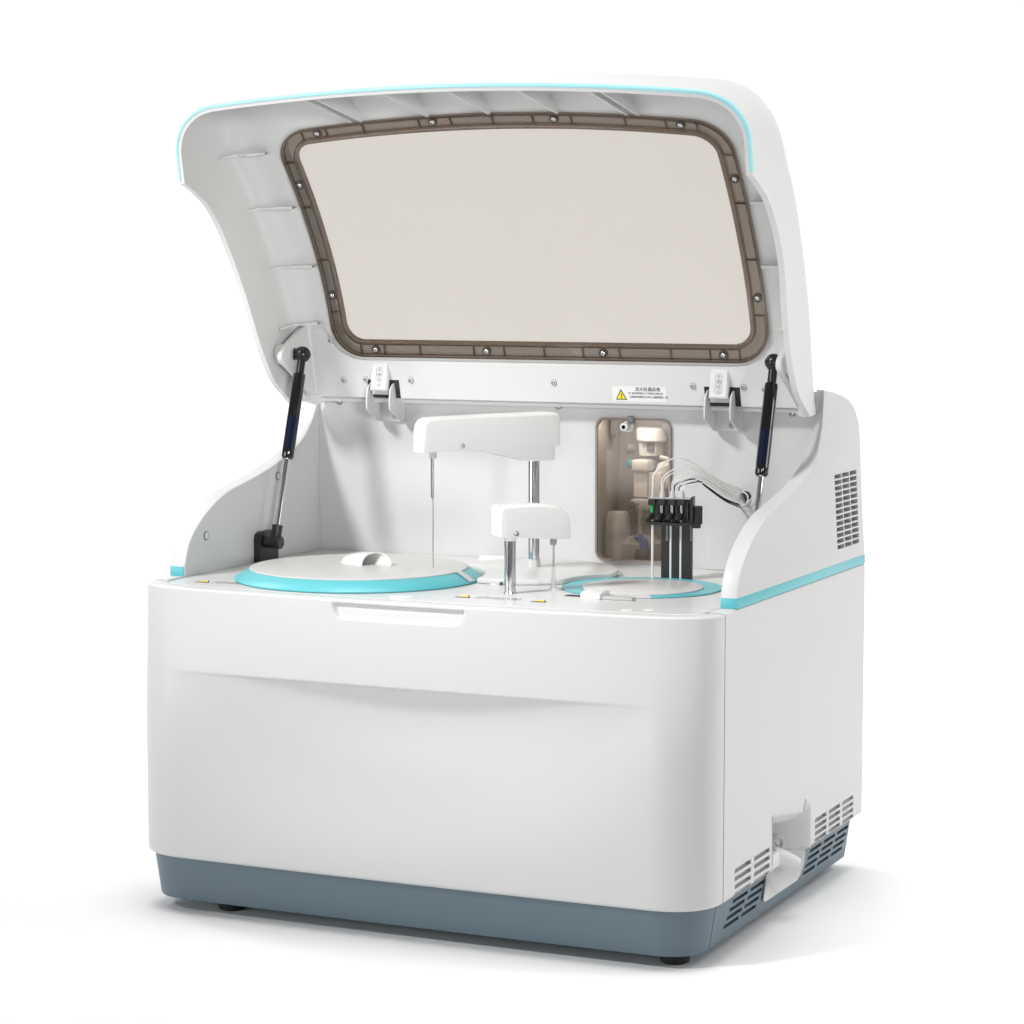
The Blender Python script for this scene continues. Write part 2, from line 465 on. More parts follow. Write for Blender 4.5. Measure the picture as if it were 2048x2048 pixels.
for y, z in ((0.1795, 0.5546), (0.3882, 0.6254)):
    bm = bmesh.new(); lathe(bm, (-0.4059, y, z), (1, 0, 0), [(0, 0.0056), (0.0012, 0.0054), (0.0016, 0.005)], 24)
    pl = obj('screw_plug', bm, 'white', wl)
    bm = bmesh.new(); lathe(bm, (-0.4057, y, z), (1, 0, 0), [(0, 0.0064), (0.0009, 0.0064)], 24)
    obj('plug_rim', bm, 'groove', wl)

# ---- deck
bm = bmesh.new()
front, _ = plan(bow(0.5), 0.0290, 120, 20)
pts = [tuple(p) for p in front]+[(0.4050, 0.20), (0.4050, 0.5180), (-0.4050, 0.5180), (-0.4050, 0.20)]
pts = [(max(-0.4050, min(0.4050, x)), y) for x, y in pts]
prism(bm, pts, 2, 0.494, 0.5008, 0.0006, 1)
deck = obj('work_deck', bm, 'deck', root)

# ---- back wall with the little inspection window, housing behind
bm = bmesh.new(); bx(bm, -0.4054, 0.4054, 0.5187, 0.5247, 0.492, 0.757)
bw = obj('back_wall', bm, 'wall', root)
c = bmesh.new(); prism(c, rrect(0.0665, 0.1805, 0.5095, 0.7165, 0.012), 1, 0.50, 0.53); cut(bw, c)
bm = bmesh.new(); bx(bm, 0.2395, 0.4052, 0.5167, 0.5186, 0.5012, 0.6430, 0.0005, 1)
obj('access_plate', bm, 'wall', bw)
bm = bmesh.new()
R = spline(REAR[:6], 24); R = np.concatenate([R, np.array(REAR[6:])])
ho = [tuple(p) for p in R]; ho = [(0.5250, 0.7640)]+ho[1:]
hi = [(max(0.528, y-0.008), min(z, 0.756)-0.0) for y, z in ho]
prism(bm, ho+[(0.672, Z3), (0.640, 0.675), (0.62, 0.715), (0.57, 0.742), (0.5250, 0.752)], 0, -0.4054, 0.4054)
obj('rear_housing', bm, 'white', root)
bm = bmesh.new(); bx(bm, -0.405, 0.405, 0.664, 0.678, 0.13, 0.52); obj('rear_panel', bm, 'white', root)

# niche and what stands in it
bm = bmesh.new()
pts = [(0.0625, 0.5250), (0.0625, 0.612), (0.1850, 0.612), (0.1850, 0.5250), (0.1880, 0.5250), (0.1880, 0.615), (0.0595, 0.615), (0.0595, 0.5250)]
prism(bm, pts, 2, 0.506, 0.722)
bx(bm, 0.0600, 0.1870, 0.5252, 0.6145, 0.5030, 0.5058); bx(bm, 0.0600, 0.1870, 0.5252, 0.6145, 0.7222, 0.7250)
niche = obj('pump_niche', bm, 'beige', root)
def npart(name, m, f):
    b = bmesh.new(); f(b); return obj(name, b, m, niche)
npart('pump_head', 'pale', lambda b: (lathe(b, (0.127, 0.583, 0.682), (0, 0, 1), [(0, 0.022), (0.002, 0.0235), (0.019, 0.0235), (0.021, 0.020)], 32)))
npart('pump_motor', 'pale', lambda b: bx(b, 0.110, 0.138, 0.572, 0.604, 0.660, 0.683, 0.002))
npart('motor_plate', 'nichegrey', lambda b: bx(b, 0.124, 0.136, 0.5690, 0.5718, 0.667, 0.681, 0.0005))
npart('valve_block', 'pale', lambda b: bx(b, 0.103, 0.131, 0.558, 0.600, 0.637, 0.655, 0.004, 3))
npart('teal_cap', 'tealpart', lambda b: lathe(b, (0.101, 0.566, 0.648), (-0.6, -1, 0), [(0, 0.007), (0.006, 0.007), (0.008, 0.005)], 20))
npart('valve_nose', 'nichegrey', lambda b: lathe(b, (0.102, 0.566, 0.670), (-0.7, -1, 0), [(0, 0.0075), (0.008, 0.0075), (0.010, 0.005)], 20))
npart('syringe_body', 'pale', lambda b: bx(b, 0.104, 0.150, 0.566, 0.604, 0.598, 0.636, 0.002))
npart('syringe_slot', 'nichegrey', lambda b: bx(b, 0.1275, 0.1285, 0.5647, 0.5657, 0.602, 0.634))
npart('clamp_bar', 'pale', lambda b: bx(b, 0.104, 0.166, 0.556, 0.600, 0.580, 0.596, 0.002))
npart('clamp_knob', 'nichegrey', lambda b: lathe(b, (0.107, 0.556, 0.587), (0, -1, 0), [(0, 0.006), (0.006, 0.006), (0.007, 0.004)], 20))
npart('hose_block', 'pale', lambda b: bx(b, 0.136, 0.172, 0.570, 0.606, 0.612, 0.652, 0.010, 4))
npart('hose_loop', 'pale', lambda b: tube(b, [(0.150, 0.560, 0.660), (0.165, 0.558, 0.657), (0.174, 0.556, 0.640), (0.175, 0.556, 0.612), (0.170, 0.558, 0.590)], 0.0035, 12))
npart('bottle_neck', 'pale', lambda b: lathe(b, (0.082, 0.560, 0.506), (0, 0, 1), [(0, 0.020), (0.040, 0.020), (0.062, 0.019), (0.070, 0.014)], 32))
npart('bottle_shoulder', 'clear', lambda b: lathe(b, (0.118, 0.568, 0.506), (0, 0, 1), [(0, 0.034), (0.024, 0.033), (0.034, 0.022), (0.036, 0.008)], 32))
npart('floor_pump', 'nichegrey', lambda b: bx(b, 0.086, 0.098, 0.545, 0.56, 0.507, 0.526, 0.001))
npart('hook_strap', 'nichegrey', lambda b: tube(b, [(0.122, 0.540, 0.578), (0.1185, 0.540, 0.570), (0.1175, 0.540, 0.558), (0.119, 0.540, 0.550)], [0.0012, 0.0022, 0.0026, 0.0022], 10))
npart('handle_loop', 'nichegrey', lambda b: tube(b, [(0.123, 0.54, 0.590), (0.117, 0.54, 0.590), (0.1165, 0.54, 0.572), (0.121, 0.54, 0.568), (0.130, 0.54, 0.571), (0.140, 0.54, 0.574)], 0.0018, 10))
npart('glass_stem', 'clear', lambda b: lathe(b, (0.126, 0.54, 0.538), (0, 0, 1), [(0, 0.003), (0.045, 0.003)], 16))
npart('blue_fitting', 'bluepart', lambda b: (tube(b, [(0.126, 0.54, 0.548), (0.127, 0.54, 0.541), (0.132, 0.54, 0.535), (0.134, 0.54, 0.528), (0.128, 0.54, 0.524)], [0.0026, 0.0046, 0.0064, 0.0070, 0.0064], 14), tube(b, [(0.127, 0.54, 0.538), (0.117, 0.54, 0.540)], [0.0036, 0.0016], 12)))
npart('pump_block', 'nichegrey', lambda b: bx(b, 0.120, 0.140, 0.533, 0.553, 0.506, 0.524, 0.001))
npart('thin_wire', 'ink', lambda b: tube(b, [(0.1135, 0.552, 0.585), (0.1140, 0.550, 0.55), (0.1150, 0.548, 0.525), (0.1135, 0.548, 0.507)], 0.0004, 6))
npart('corner_bracket', 'nichegrey', lambda b: bx(b, 0.0700, 0.0790, 0.560, 0.575, 0.690, 0.718))
npart('dark_port', 'nichegrey', lambda b: lathe(b, (0.160, 0.60, 0.706), (0, -1, 0), [(0, 0.013), (0.030, 0.012), (0.032, 0.009)], 24))

def ring_prism(bm, o, i, axis, a, b):
    def P(p, t): return (t, p[0], p[1]) if axis == 0 else (p[0], t, p[1])
    loops = [[bm.verts.new(P(p, t)) for p in L] for L, t in ((o, a), (o, b), (i, b), (i, a))]
    n = len(o)
    for A, B in zip(loops, loops[1:]+loops[:1]):
        for k in range(n): bm.faces.new((A[k], A[(k+1) % n], B[(k+1) % n], B[k]))
bm = bmesh.new()
ring_prism(bm, rrect(0.0638, 0.1836, 0.5064, 0.7198, 0.0145), rrect(0.0668, 0.1806, 0.5094, 0.7168, 0.0118), 1, 0.5142, 0.5185)
iw = obj('inspection_window', bm, 'smallframe', root)
bm = bmesh.new(); prism(bm, rrect(0.0664, 0.1810, 0.5090, 0.7172, 0.012), 1, 0.5160, 0.5163)
obj('smoked_pane', bm, 'smallpane', iw)
bm = bmesh.new()
lathe(bm, (0.1165, 0.5158, 0.7075), (0, -1, 0), [(0, 0.0085), (0.002, 0.0085), (0.003, 0.0055), (0.009, 0.0055), (0.010, 0.0062), (0.019, 0.0060), (0.020, 0.0045)], 28)
kn = obj('latch_knob', bm, 'metalwhite', iw)
bm = bmesh.new(); lathe(bm, (0.1165, 0.4962, 0.7075), (0, -1, 0), [(0, 0.0030), (0.0004, 0.0030)], 20); obj('knob_socket', bm, 'grey', iw)
bm = bmesh.new(); lathe(bm, (0.1210, 0.5150, 0.7175), (0, -1, 0), [(0, 0.0060), (0.006, 0.0055), (0.007, 0.004)], 24); obj('latch_cap', bm, 'nichegrey', iw)
bm = bmesh.new(); bx(bm, 0.0865, 0.0925, 0.5125, 0.5141, 0.5075, 0.5100); obj('latch_tab', bm, 'smallframe', iw)

# ---- lid ----------------------------------------------------------------
HY, HZ, TH = 0.474, 0.777, math.radians(-78.7)
CT, ST = math.cos(TH), math.sin(TH)
def opened(p):
    x, y, z = p; dy, dz = y-HY, z-HZ
    return (x, HY+CT*dy-ST*dz, HZ+ST*dy+CT*dz)
PROF = [(0.0075, 0.5250), (0.0060, 0.5330), (0.0038, 0.5450), (0.0012, 0.562), (0.0005, 0.596), (0.0120, 0.640), (0.0400, 0.6745), (0.0955, 0.7050), (0.1470, 0.7310), (0.203, 0.7545), (0.277, 0.778), (0.330, 0.7905), (0.380, 0.7985), (0.430, 0.803), (0.485, 0.8065), (0.519, 0.8070)]
EDGE = [(0.1350, 0.5250), (0.1395, 0.5330), (0.1470, 0.5450), (0.1600, 0.562), (0.172, 0.577), (0.190, 0.593), (0.2166, 0.610), (0.245, 0.6235), (0.273, 0.6345), (0.300, 0.6425), (0.3280, 0.649), (0.3620, 0.6570), (0.3955, 0.665), (0.4300, 0.677), (0.4690, 0.6975), (0.5120, 0.7420)]
NS = 72
def both(n):
    q = [(*a, *b) for a, b in zip(PROF, EDGE)]
    return spline(q, n)
ST_ALL = both(400)
AL = np.concatenate([[0], np.cumsum(np.linalg.norm(np.diff(ST_ALL[:, :2], axis=0), axis=1))])
ATOT = AL[-1]
def station(a):
    C = np.array([np.interp(a, AL, ST_ALL[:, k]) for k in range(4)])
    Cp, E = C[:2], C[2:]
    d = np.linalg.norm(E-Cp); u = (E-Cp)/d
    f = a/ATOT
    w = W+0.0012-0.012*float(smooth((f-0.25)/0.75))
    R = min(0.070, 0.80*d)*(1-0.25*float(smooth((f-0.1)/0.4)))
    b = 0.135*(1-float(smooth((f-0.2)/0.6)))
    return Cp, u, d, w, R, b
def across(a, n_flat=26, n_arc=14, n_leg=8):
    """outer section of the lid at profile length a, right half, as (x, y, z) closed"""
    Cp, u, d, w, R, b = station(a)
    xs = list(np.linspace(0, w-R, n_flat)); out = []
    x1 = w-R; v1 = b*x1*x1
    A = np.array((x1, v1)); D = np.array((w, min(v1+R*1.02, d*0.93)))
    sl = 2*b*x1; k = 0.57
    B = A+np.array((1, sl))*R*k; C = D-np.array((0, 1))*(D[1]-A[1])*k
    pts = [(x, b*x*x) for x in xs]
    for t in np.linspace(0, 1, n_arc+1)[1:]:
        pts.append(tuple((1-t)**3*A+3*(1-t)**2*t*B+3*(1-t)*t*t*C+t**3*D))
    for t in np.linspace(0, 1, n_leg+1)[1:]:
        pts.append((w, D[1]+(d-D[1])*t))
    return [(x, Cp[0]+u[0]*v, Cp[1]+u[1]*v) for x, v in pts]
def full_section(a):
    r = across(a); return [(-x, y, z) for x, y, z in r[::-1]][:-1]+r
def roof(x, a, off=0.0):
    """point on the lid skin near the middle; off goes inward (towards the machine when shut)"""
    Cp, u, d, w, R, b = station(a)
    C2 = station(min(a+0.004, ATOT))[0]; C1 = station(max(a-0.004, 0))[0]
    t = (C2-C1); t /= np.linalg.norm(t); n = np.array((t[1], -t[0]))       # inward
    v = b*x*x
    return (x, Cp[0]+u[0]*v+n[0]*off, Cp[1]+u[1]*v+n[1]*off)
avals = sorted(set([0, 0.004, 0.008, 0.012, 0.018, 0.025, 0.033, 0.042]+list(np.round(np.linspace(0.05, ATOT, NS), 5))))
outer = [full_section(a) for a in avals]
# inner skin: offset along the surface normal
O = np.array(outer); du = np.gradient(O, axis=0); dv = np.gradient(O, axis=1)
Nn = np.cross(du, dv); Nn /= np.linalg.norm(Nn, axis=2)[:, :, None]+1e-12
if Nn[NS//2, O.shape[1]//2, 2] > 0: Nn = -Nn                                # inward = down when shut
TK = 0.0085                                         # wall thickness at the lip and sides; the roof is thicker
def tk(a): return TK+0.010*float(smooth((a-0.04)/0.08))
TKW = TK+0.010
TV = np.array([[tk(a)-TK]*O.shape[1] for a in avals])*smooth((np.abs(Nn[:, :, 2])-0.25)/0.4)+TK
I = O+Nn*TV[:, :, None]
I[0, :, :2] = O[0, :, :2]+(Nn[0, :, :2]/(np.linalg.norm(Nn[0, :, :2], axis=1)[:, None]+1e-9))*TK; I[0, :, 2] = O[0, :, 2]
bm = bmesh.new()
na, nb = O.shape[:2]
vo = [[bm.verts.new(opened(O[i, j])) for j in range(nb)] for i in range(na)]
vi = [[bm.verts.new(opened(I[i, j])) for j in range(nb)] for i in range(na)]
for i in range(na-1):
    for j in range(nb-1):
        bm.faces.new((vo[i][j], vo[i][j+1], vo[i+1][j+1], vo[i+1][j]))
        bm.faces.new((vi[i][j], vi[i+1][j], vi[i+1][j+1], vi[i][j+1]))
for i in range(na-1):
    bm.faces.new((vo[i][0], vo[i+1][0], vi[i+1][0], vi[i][0]))
    bm.faces.new((vo[i][-1], vi[i][-1], vi[i+1][-1], vo[i+1][-1]))
for j in range(nb-1):
    bm.faces.new((vo[0][j], vi[0][j], vi[0][j+1], vo[0][j+1]))
    bm.faces.new((vo[-1][j], vo[-1][j+1], vi[-1][j+1], vi[-1][j]))
lid = obj('lid', bm, 'lidwhite', root, ang=50)

# window opening in the lid
def a_at(y):                                       # profile length where the skin's centre line has this y
    return float(np.interp(y, ST_ALL[:, 0], AL))
AB = a_at(0.4331)+0.0118; ATP = a_at(0.0705)-0.0118
def crown(x, a):                                   # the window's top edge arches a little more than the lid
    f = float(np.clip((AB-a)/(AB-ATP), 0, 1)); return (x, a+0.078*(x*x-0.0788)*f**1.5)
def win_outline(ins, n=10):
    hw = 0.352-ins; a0 = ATP+ins; a1 = AB-ins; r = max(0.052-ins*0.85, 0.012)
    pts = []
    for cx, ca, t0 in ((hw-r, a1-r, 0), (-hw+r, a1-r, 90), (-hw+r, a0+r, 180), (hw-r, a0+r, 270)):
        for k in range(n+1):
            t = math.radians(t0+90*k/n); pts.append((cx+r*math.cos(t), ca+r*math.sin(t)))
    out = []                                        # keep long straight sides finely divided
    m = len(pts)
    for i in range(m):
        p, q = pts[i], pts[(i+1) % m]; L = math.hypot(q[0]-p[0], q[1]-p[1]); s = max(1, int(L/0.02))
        if (i % (n+1)) != n: s = 1
        else: s = 30 if i in (n, 3*n+2) else 22
        for k in range(s): out.append(crown(p[0]+(q[0]-p[0])*k/s, p[1]+(q[1]-p[1])*k/s))
    return out
def win_loop(ins, off): return [opened(roof(x, a, off)) for x, a in win_outline(ins)]
ca = (AB+ATP)/2
def rings(off, ins=0.0, n=9, bm=None):
    base_ = win_outline(ins); L = []
    for k in range(n):
        s = 1-k/n; L.append([opened(roof(x*s, ca+(a-ca)*s, off)) for x, a in base_])
    return L, opened(roof(0, ca, off))
c = bmesh.new()
La, ca_ = rings(-0.03, 0.003); Lb, cb_ = rings(0.04, 0.003)
va = grid(c, La, closed=True); vb = grid(c, Lb, closed=True)
for v, cc in ((va, ca_), (vb, cb_)):
    ctr = c.verts.new(cc); n = len(v[-1])
    for k in range(n): c.faces.new((v[-1][k], v[-1][(k+1) % n], ctr))
n = len(va[0])
for k in range(n): c.faces.new((va[0][k], va[0][(k+1) % n], vb[0][(k+1) % n], vb[0][k]))
cut(lid, c)

PO = 0.0162                                         # how far the pane sits below the outer skin
bm = bmesh.new()
L, cc = rings(PO+0.0015, 0.0006)
v = grid(bm, L, closed=True); ctr = bm.verts.new(cc)
for k in range(len(v[-1])): bm.faces.new((v[-1][k], v[-1][(k+1) % len(v[-1])], ctr))
obj('window_pane', bm, 'pane', lid)
bm = bmesh.new()
fr = [win_loop(i, TKW+o) for i, o in ((0.0040, 0.0010), (0.0205, 0.0010))]
grid(bm, fr, closed=True)
obj('frame_channel', bm, 'channel', lid, ang=20)
bm = bmesh.new()
for prof_ in (((0.0010, -0.0010), (0.0002, 0.0050), (0.0010, 0.0058), (0.0042, 0.0056), (0.0050, 0.0004)),
              ((0.0196, 0.0004), (0.0204, 0.0074), (0.0212, 0.0080), (0.0246, 0.0078), (0.0262, 0.0060), (0.0272, 0.0000))):
    lp = [win_loop(i, TKW+o) for i, o in prof_]; grid(bm, lp+[lp[0]], closed=True)
wf = obj('window_frame', bm, 'frame', lid, ang=20)
# divider ribs in the frame channel
def chan_rib(p, q, h=0.0045, t=0.0006):
    bm = bmesh.new()
    (x0, a0), (x1, a1) = p, q
    dx, da = x1-x0, a1-a0; L = math.hypot(dx, da); nx, na_ = -da/L*t, dx/L*t
    lo = [crown(*c_) for c_ in ((x0+nx, a0+na_), (x1+nx, a1+na_), (x1-nx, a1-na_), (x0-nx, a0-na_))]
    A = [bm.verts.new(opened(roof(x, a, TKW+0.0008))) for x, a in lo]; B = [bm.verts.new(opened(roof(x, a, TKW+0.0008+h))) for x, a in lo]
    bm.faces.new(B)
    for k in range(4): bm.faces.new((A[k], A[(k+1) % 4], B[(k+1) % 4], B[k]))
    obj('frame_rib', bm, 'frame', lid, ang=20)
for x in (-0.265, -0.205, -0.115, -0.065, 0.0, 0.062, 0.12, 0.2, 0.26, 0.305, -0.305):
    chan_rib((x, AB-0.004), (x, AB-0.0195)); chan_rib((x*1.0, ATP+0.004), (x, ATP+0.0195))
for t in (0.14, 0.36, 0.60, 0.82):
    a = ATP+(AB-ATP)*t
    for s in (-1, 1): chan_rib((s*0.348, a), (s*0.3325, a))

# screws: one mesh, many places
def screw_mesh(name, r, h, m):
    b = bmesh.new()
    lathe(b, (0, 0, 0), (0, 0, 1), [(0, r), (h*0.55, r), (h*0.9, r*0.8), (h, r*0.5), (h*0.55, r*0.42), (h*0.5, 0.0001)], 20, True, False)
    finish(b, 40); me = bpy.data.meshes.new(name); b.to_mesh(me); b.free(); me.materials.append(M[m]); return me
SCREW = screw_mesh('screw', 0.0042, 0.0034, 'chrome'); BOSS = None
b = bmesh.new(); lathe(b, (0, 0, 0), (0, 0, 1), [(0, 0.0070), (0.003, 0.0068), (0.003, 0.0046), (0.0022, 0.0044)], 24, True, True); finish(b)
BOSS = bpy.data.meshes.new('boss'); b.to_mesh(BOSS); b.free(); BOSS.materials.append(M['frame'])
def ringed_screw(name, r, h, m):
    b = bmesh.new()
    lathe(b, (0, 0, 0), (0, 0, 1), [(0, r), (h*0.6, r), (h*0.95, r*0.85), (h, r*0.62)], 24, True, False)
    lathe(b, (0, 0, 0), (0, 0, 1), [(h, r*0.62), (h*0.5, r*0.56), (h*0.45, r*0.30), (h*0.85, r*0.26)], 24, False, True)
    lathe(b, (0, 0, 0), (0, 0, 1), [(0.0001, r*1.14), (0.0003, r*1.14)], 24, False, True)
    finish(b, 40); me = bpy.data.meshes.new(name); b.to_mesh(me); b.free(); me.materials.append(M[m]); me.materials.append(M['nichegrey'])
    for p in me.polygons:
        c = p.center; d = math.hypot(c.x, c.y)
        if (d < r*0.61 and c.z < h*0.9 and d > r*0.1 and c.z > 0.0004) or (d > r*1.0 and c.z < 0.0005) or (abs(c.z-0.0003) < 1e-5): p.material_index = 1  # recess and outline ring coloured dark to stand in for shade
    return me
WSCREW = ringed_screw('white_screw', 0.0046, 0.0022, 'metalwhite')
GSCREW = screw_mesh('steel_screw', 0.0052, 0.0040, 'needle')
def face_mtx(p, n):
    u, v, d = frame_of(n); return Matrix((( u.x, v.x, d.x, p[0]), (u.y, v.y, d.y, p[1]), (u.z, v.z, d.z, p[2]), (0, 0, 0, 1)))
def roof_mtx(x, a, off):
    p = Vector(opened(roof(x, a, off))); q = Vector(opened(roof(x, a, off+0.01))); return face_mtx(p, q-p)
spots = [(s*x, ATP+0.0118) for s in (-1, 1) for x in (0.2807, 0.0938)] + [(s*x, AB-0.0118) for s in (-1, 1) for x in (0.2803, 0.094)] + \
        [(s*0.3401, a_at(y)) for s in (-1, 1) for y in (0.151, 0.345)]
for x, a in [crown(*sp) for sp in spots]:
    o = inst('screw_boss', BOSS, lid, roof_mtx(x, a, TKW+0.0008)); inst('frame_screw', SCREW, lid, roof_mtx(x, a, TKW+0.0022))

# inside ribs along the sides and behind the front lip
def side_rib(y0, s, h=0.0150, tk=0.0019):
    half = nb//2; pts = []
    for j in range(half, nb):
        col = I[:, j]
        ys = col[:, 1]
        if col[:, 0].max() < 0.357: continue
        k = np.where((ys[:-1]-y0)*(ys[1:]-y0) <= 0)[0]
        if len(k) == 0: break
        k = k[-1]; t = (y0-ys[k])/(ys[k+1]-ys[k]+1e-12)
        q = col[k]*(1-t)+col[k+1]*t; n = Nn[k, j]*(1-t)+Nn[k+1, j]*t
        n = np.array((n[0], 0, n[2])); n /= np.linalg.norm(n)+1e-9
        pts.append((q, n))
    pts = [p for p in pts if p[0][0] > 0.356]
    P = np.array([p[0] for p in pts]); N_ = np.array([p[1] for p in pts])
    L = np.concatenate([[0], np.cumsum(np.linalg.norm(np.diff(P, axis=0), axis=1))])
    end = min(L[-1]*0.9, 0.092)
    keep = L <= end; P, N_, L = P[keep], N_[keep], L[keep]
    hh = h*np.clip(1-(L-0.035)/(end-0.035), 0, 1); hh = np.minimum(hh, h)
    b = bmesh.new(); R_ = []
    for dy, inn in ((-tk, 1), (-tk, 0), (tk, 0), (tk, 1)):
        R_.append([opened((s*(p[0]+n[0]*(-0.002 if inn else q)), p[1]+dy, p[2]+n[2]*(-0.002 if inn else q))) for p, n, q in zip(P, N_, hh)])
    grid(b, R_)
    obj('stiffening_rib', b, 'lidwhite', lid)
for y in (0.116, 0.204, 0.300, 0.392):
    for s in (-1, 1): side_rib(y, s)
def lip_rib(x, t=0.0018):
    b = bmesh.new(); aa = np.linspace(0.012, ATP-0.0005, 18)
    p0 = np.array(roof(x, 0.0125, TK+0.0045)); p1 = np.array(roof(x, ATP-0.0005, TKW+0.0015))
    rowsr = []
    for dx, inn in ((-t, True), (-t, False), (t, False), (t, True)):
        rr = []
        for q, a in enumerate(aa):
            f = q/17
            p = np.array(roof(x, a, tk(a)-0.003)) if inn else p0*(1-f)+p1*f
            rr.append(opened((p[0]+dx, p[1], p[2])))
        rowsr.append(rr)
    grid(b, rowsr); obj('stiffening_rib', b, 'lidwhite', lid)
for x in (-0.222, -0.205, -0.098, -0.002, 0.102, 0.205, 0.222): lip_rib(x)
for x in (-0.282, -0.262, 0.148, 0.168):
    b = bmesh.new(); p0 = opened(roof(x, 0.012, TK-0.001)); p1 = opened(roof(x, 0.030, TK-0.001))
    p2 = opened(roof(x, 0.026, TK+0.006)); tube(b, [p0, opened(roof(x, 0.014, TK+0.002)), p1], [0.0022, 0.0030, 0.0022], 10)
    obj('lip_peg', b, 'lidwhite', lid)

# cyan bead along the lid's lip: a chamfer between skin and lip face
def lip_loop(a, out, inn):
    sec = full_section(a); i = min(range(len(avals)), key=lambda k: abs(avals[k]-a))
    return [opened(np.array(p)+Nn[i][j]*(-out)+(0, 0, 0)) for j, p in enumerate(sec)]
bm = bmesh.new()
sec0 = np.array(full_section(0.0)); N2 = np.zeros_like(sec0); N2[:, :2] = Nn[0, :, :2]; N2 /= np.linalg.norm(N2, axis=1)[:, None]
rowsb = []
for ins, dz in ((0.0036, 0.0004), (0.0036, -0.0008), (0.0026, -0.0012), (0.0004, -0.0010), (-0.0009, 0.0010), (-0.0010, 0.0040), (-0.0006, 0.0052), (0.0010, 0.0056)):
    zz = dz
    if dz > 0.0005:
        s2 = np.array(full_section(dz)); q = s2+N2*ins
    else:
        q = sec0+N2*ins+np.array((0, 0, dz))
    rowsb.append([opened(p) for p in q[1:-1]])
grid(bm, rowsb)
obj('cyan_bead', bm, 'bead', lid, ang=50)

# hinge plate across the lid's foot, notched for the hinges
def pl(x, z, dy=0.0):                                # point on the plate plane (open pose)
    t = (z-0.7423)/(0.8175-0.7423); return (x, 0.4867+(0.468-0.4867)*t+dy, z)
bm = bmesh.new()
top = 0.8085
pts = []
xs = [(-0.402, 0.7425)]
for cx in (-0.274, 0.274):
    xs += [(cx-0.026, 0.7425), (cx-0.026, 0.7705), (cx+0.029, 0.7705), (cx+0.029, 0.7425)]
xs += [(0.402, 0.7425), (0.405, 0.80), (0.398, 0.848), (0.366, 0.848), (0.357, 0.832), (0.341, 0.813), (0.319, 0.8025), (0.30, 0.8000)]
xs += [(-0.30, 0.8000), (-0.319, 0.8025), (-0.341, 0.813), (-0.357, 0.832), (-0.366, 0.848), (-0.398, 0.848), (-0.405, 0.80)]
fa = [bm.verts.new(pl(x, z, -0.001)) for x, z in xs]; fb = [bm.verts.new(pl(x, z, 0.0035)) for x, z in xs]
n = len(xs); bm.faces.new(fa); bm.faces.new(fb[::-1])
for k in range(n): bm.faces.new((fa[k], fb[k], fb[(k+1) % n], fa[(k+1) % n]))
bmesh.ops.triangulate(bm, faces=[f for f in bm.faces if len(f.verts) > 4])
hp = obj('hinge_plate', bm, 'metalwhite', lid)
bm = bmesh.new()
for x0, x1 in ((-0.402, -0.302), (-0.243, 0.246), (0.305, 0.402)):
    bx(bm, x0, x1, 0.4895, 0.5130, 0.7385, 0.7405, 0.0006, 1)
obj('plate_lip', bm, 'metalwhite', lid)
bm = bmesh.new(); bm.free()
for cx in (-0.274, 0.274):
    bm = bmesh.new(); q = [(cx-0.0262, 0.7424), (cx+0.0292, 0.7424), (cx+0.0292, 0.7708), (cx-0.0262, 0.7708)]
    A = [bm.verts.new(pl(x, z, 0.0012)) for x, z in q]; B = [bm.verts.new(pl(x, z, 0.0030)) for x, z in q]
    bm.faces.new(A); bm.faces.new(B[::-1])
    for k in range(4): bm.faces.new((A[k], A[(k+1) % 4], B[(k+1) % 4], B[k]))
    obj('notch_shade', bm, 'dark', lid)  # dark box put in as the shade of the open notch
for x, z in ((-0.3401, 0.7682), (0.3401, 0.7682), (-0.302, 0.7705), (-0.225, 0.7705), (0.231, 0.7705), (-0.355, 0.8300), (0.308, 0.7705), (0.012, 0.7715)):
    p = Vector(pl(x, z, -0.001)); inst('plate_screw', WSCREW, lid, face_mtx(p, (0, -1, -0.25)))
# warning sticker
nrm = Vector((0, -(0.8175-0.7423), -(0.4867-0.468))).normalized(); upv = Vector((0, 0.468-0.4867, 0.8175-0.7423)).normalized(); xv = Vector((1, 0, 0))
def st_mtx(x, z, lift):
    p = Vector(pl(x, z, -0.001))+nrm*lift
    return Matrix(((1, upv.x, nrm.x, p.x), (0, upv.y, nrm.y, p.y), (0, upv.z, nrm.z, p.z), (0, 0, 0, 1)))
LX0, LX1, LZ0, LZ1 = 0.1045, 0.1895, 0.7462, 0.7688
bm = bmesh.new(); q = [st_mtx(x, z, 0.0003) @ Vector((0, 0, 0)) for x, z in ((LX0, LZ0), (LX1, LZ0), (LX1, LZ1), (LX0, LZ1))]
q2 = [st_mtx(x, z, 0.0001) @ Vector((0, 0, 0)) for x, z in ((LX0, LZ0), (LX1, LZ0), (LX1, LZ1), (LX0, LZ1))]
A = [bm.verts.new(p) for p in q]; B = [bm.verts.new(p) for p in q2]; bm.faces.new(A)
for k in range(4): bm.faces.new((A[k], B[k], B[(k+1) % 4], A[(k+1) % 4]))
obj('warning_sticker', bm, 'sticker', lid)
def tri(cx, cz, w, h, lift, b):
    b.faces.new([b.verts.new(st_mtx(cx+dx*w/2, cz+dz*h, lift) @ Vector((0, 0, 0))) for dx, dz in ((-1, 0), (1, 0), (0, 1))])
tx, tz = 0.1185, 0.7487
bm = bmesh.new(); tri(tx, tz, 0.0180, 0.0158, 0.0005, bm); sg = obj('hazard_triangle', bm, 'ink', lid)
bm = bmesh.new(); tri(tx, tz+0.0013, 0.0136, 0.0118, 0.0007, bm); obj('hazard_face', bm, 'yellow', lid)
bm = bmesh.new()
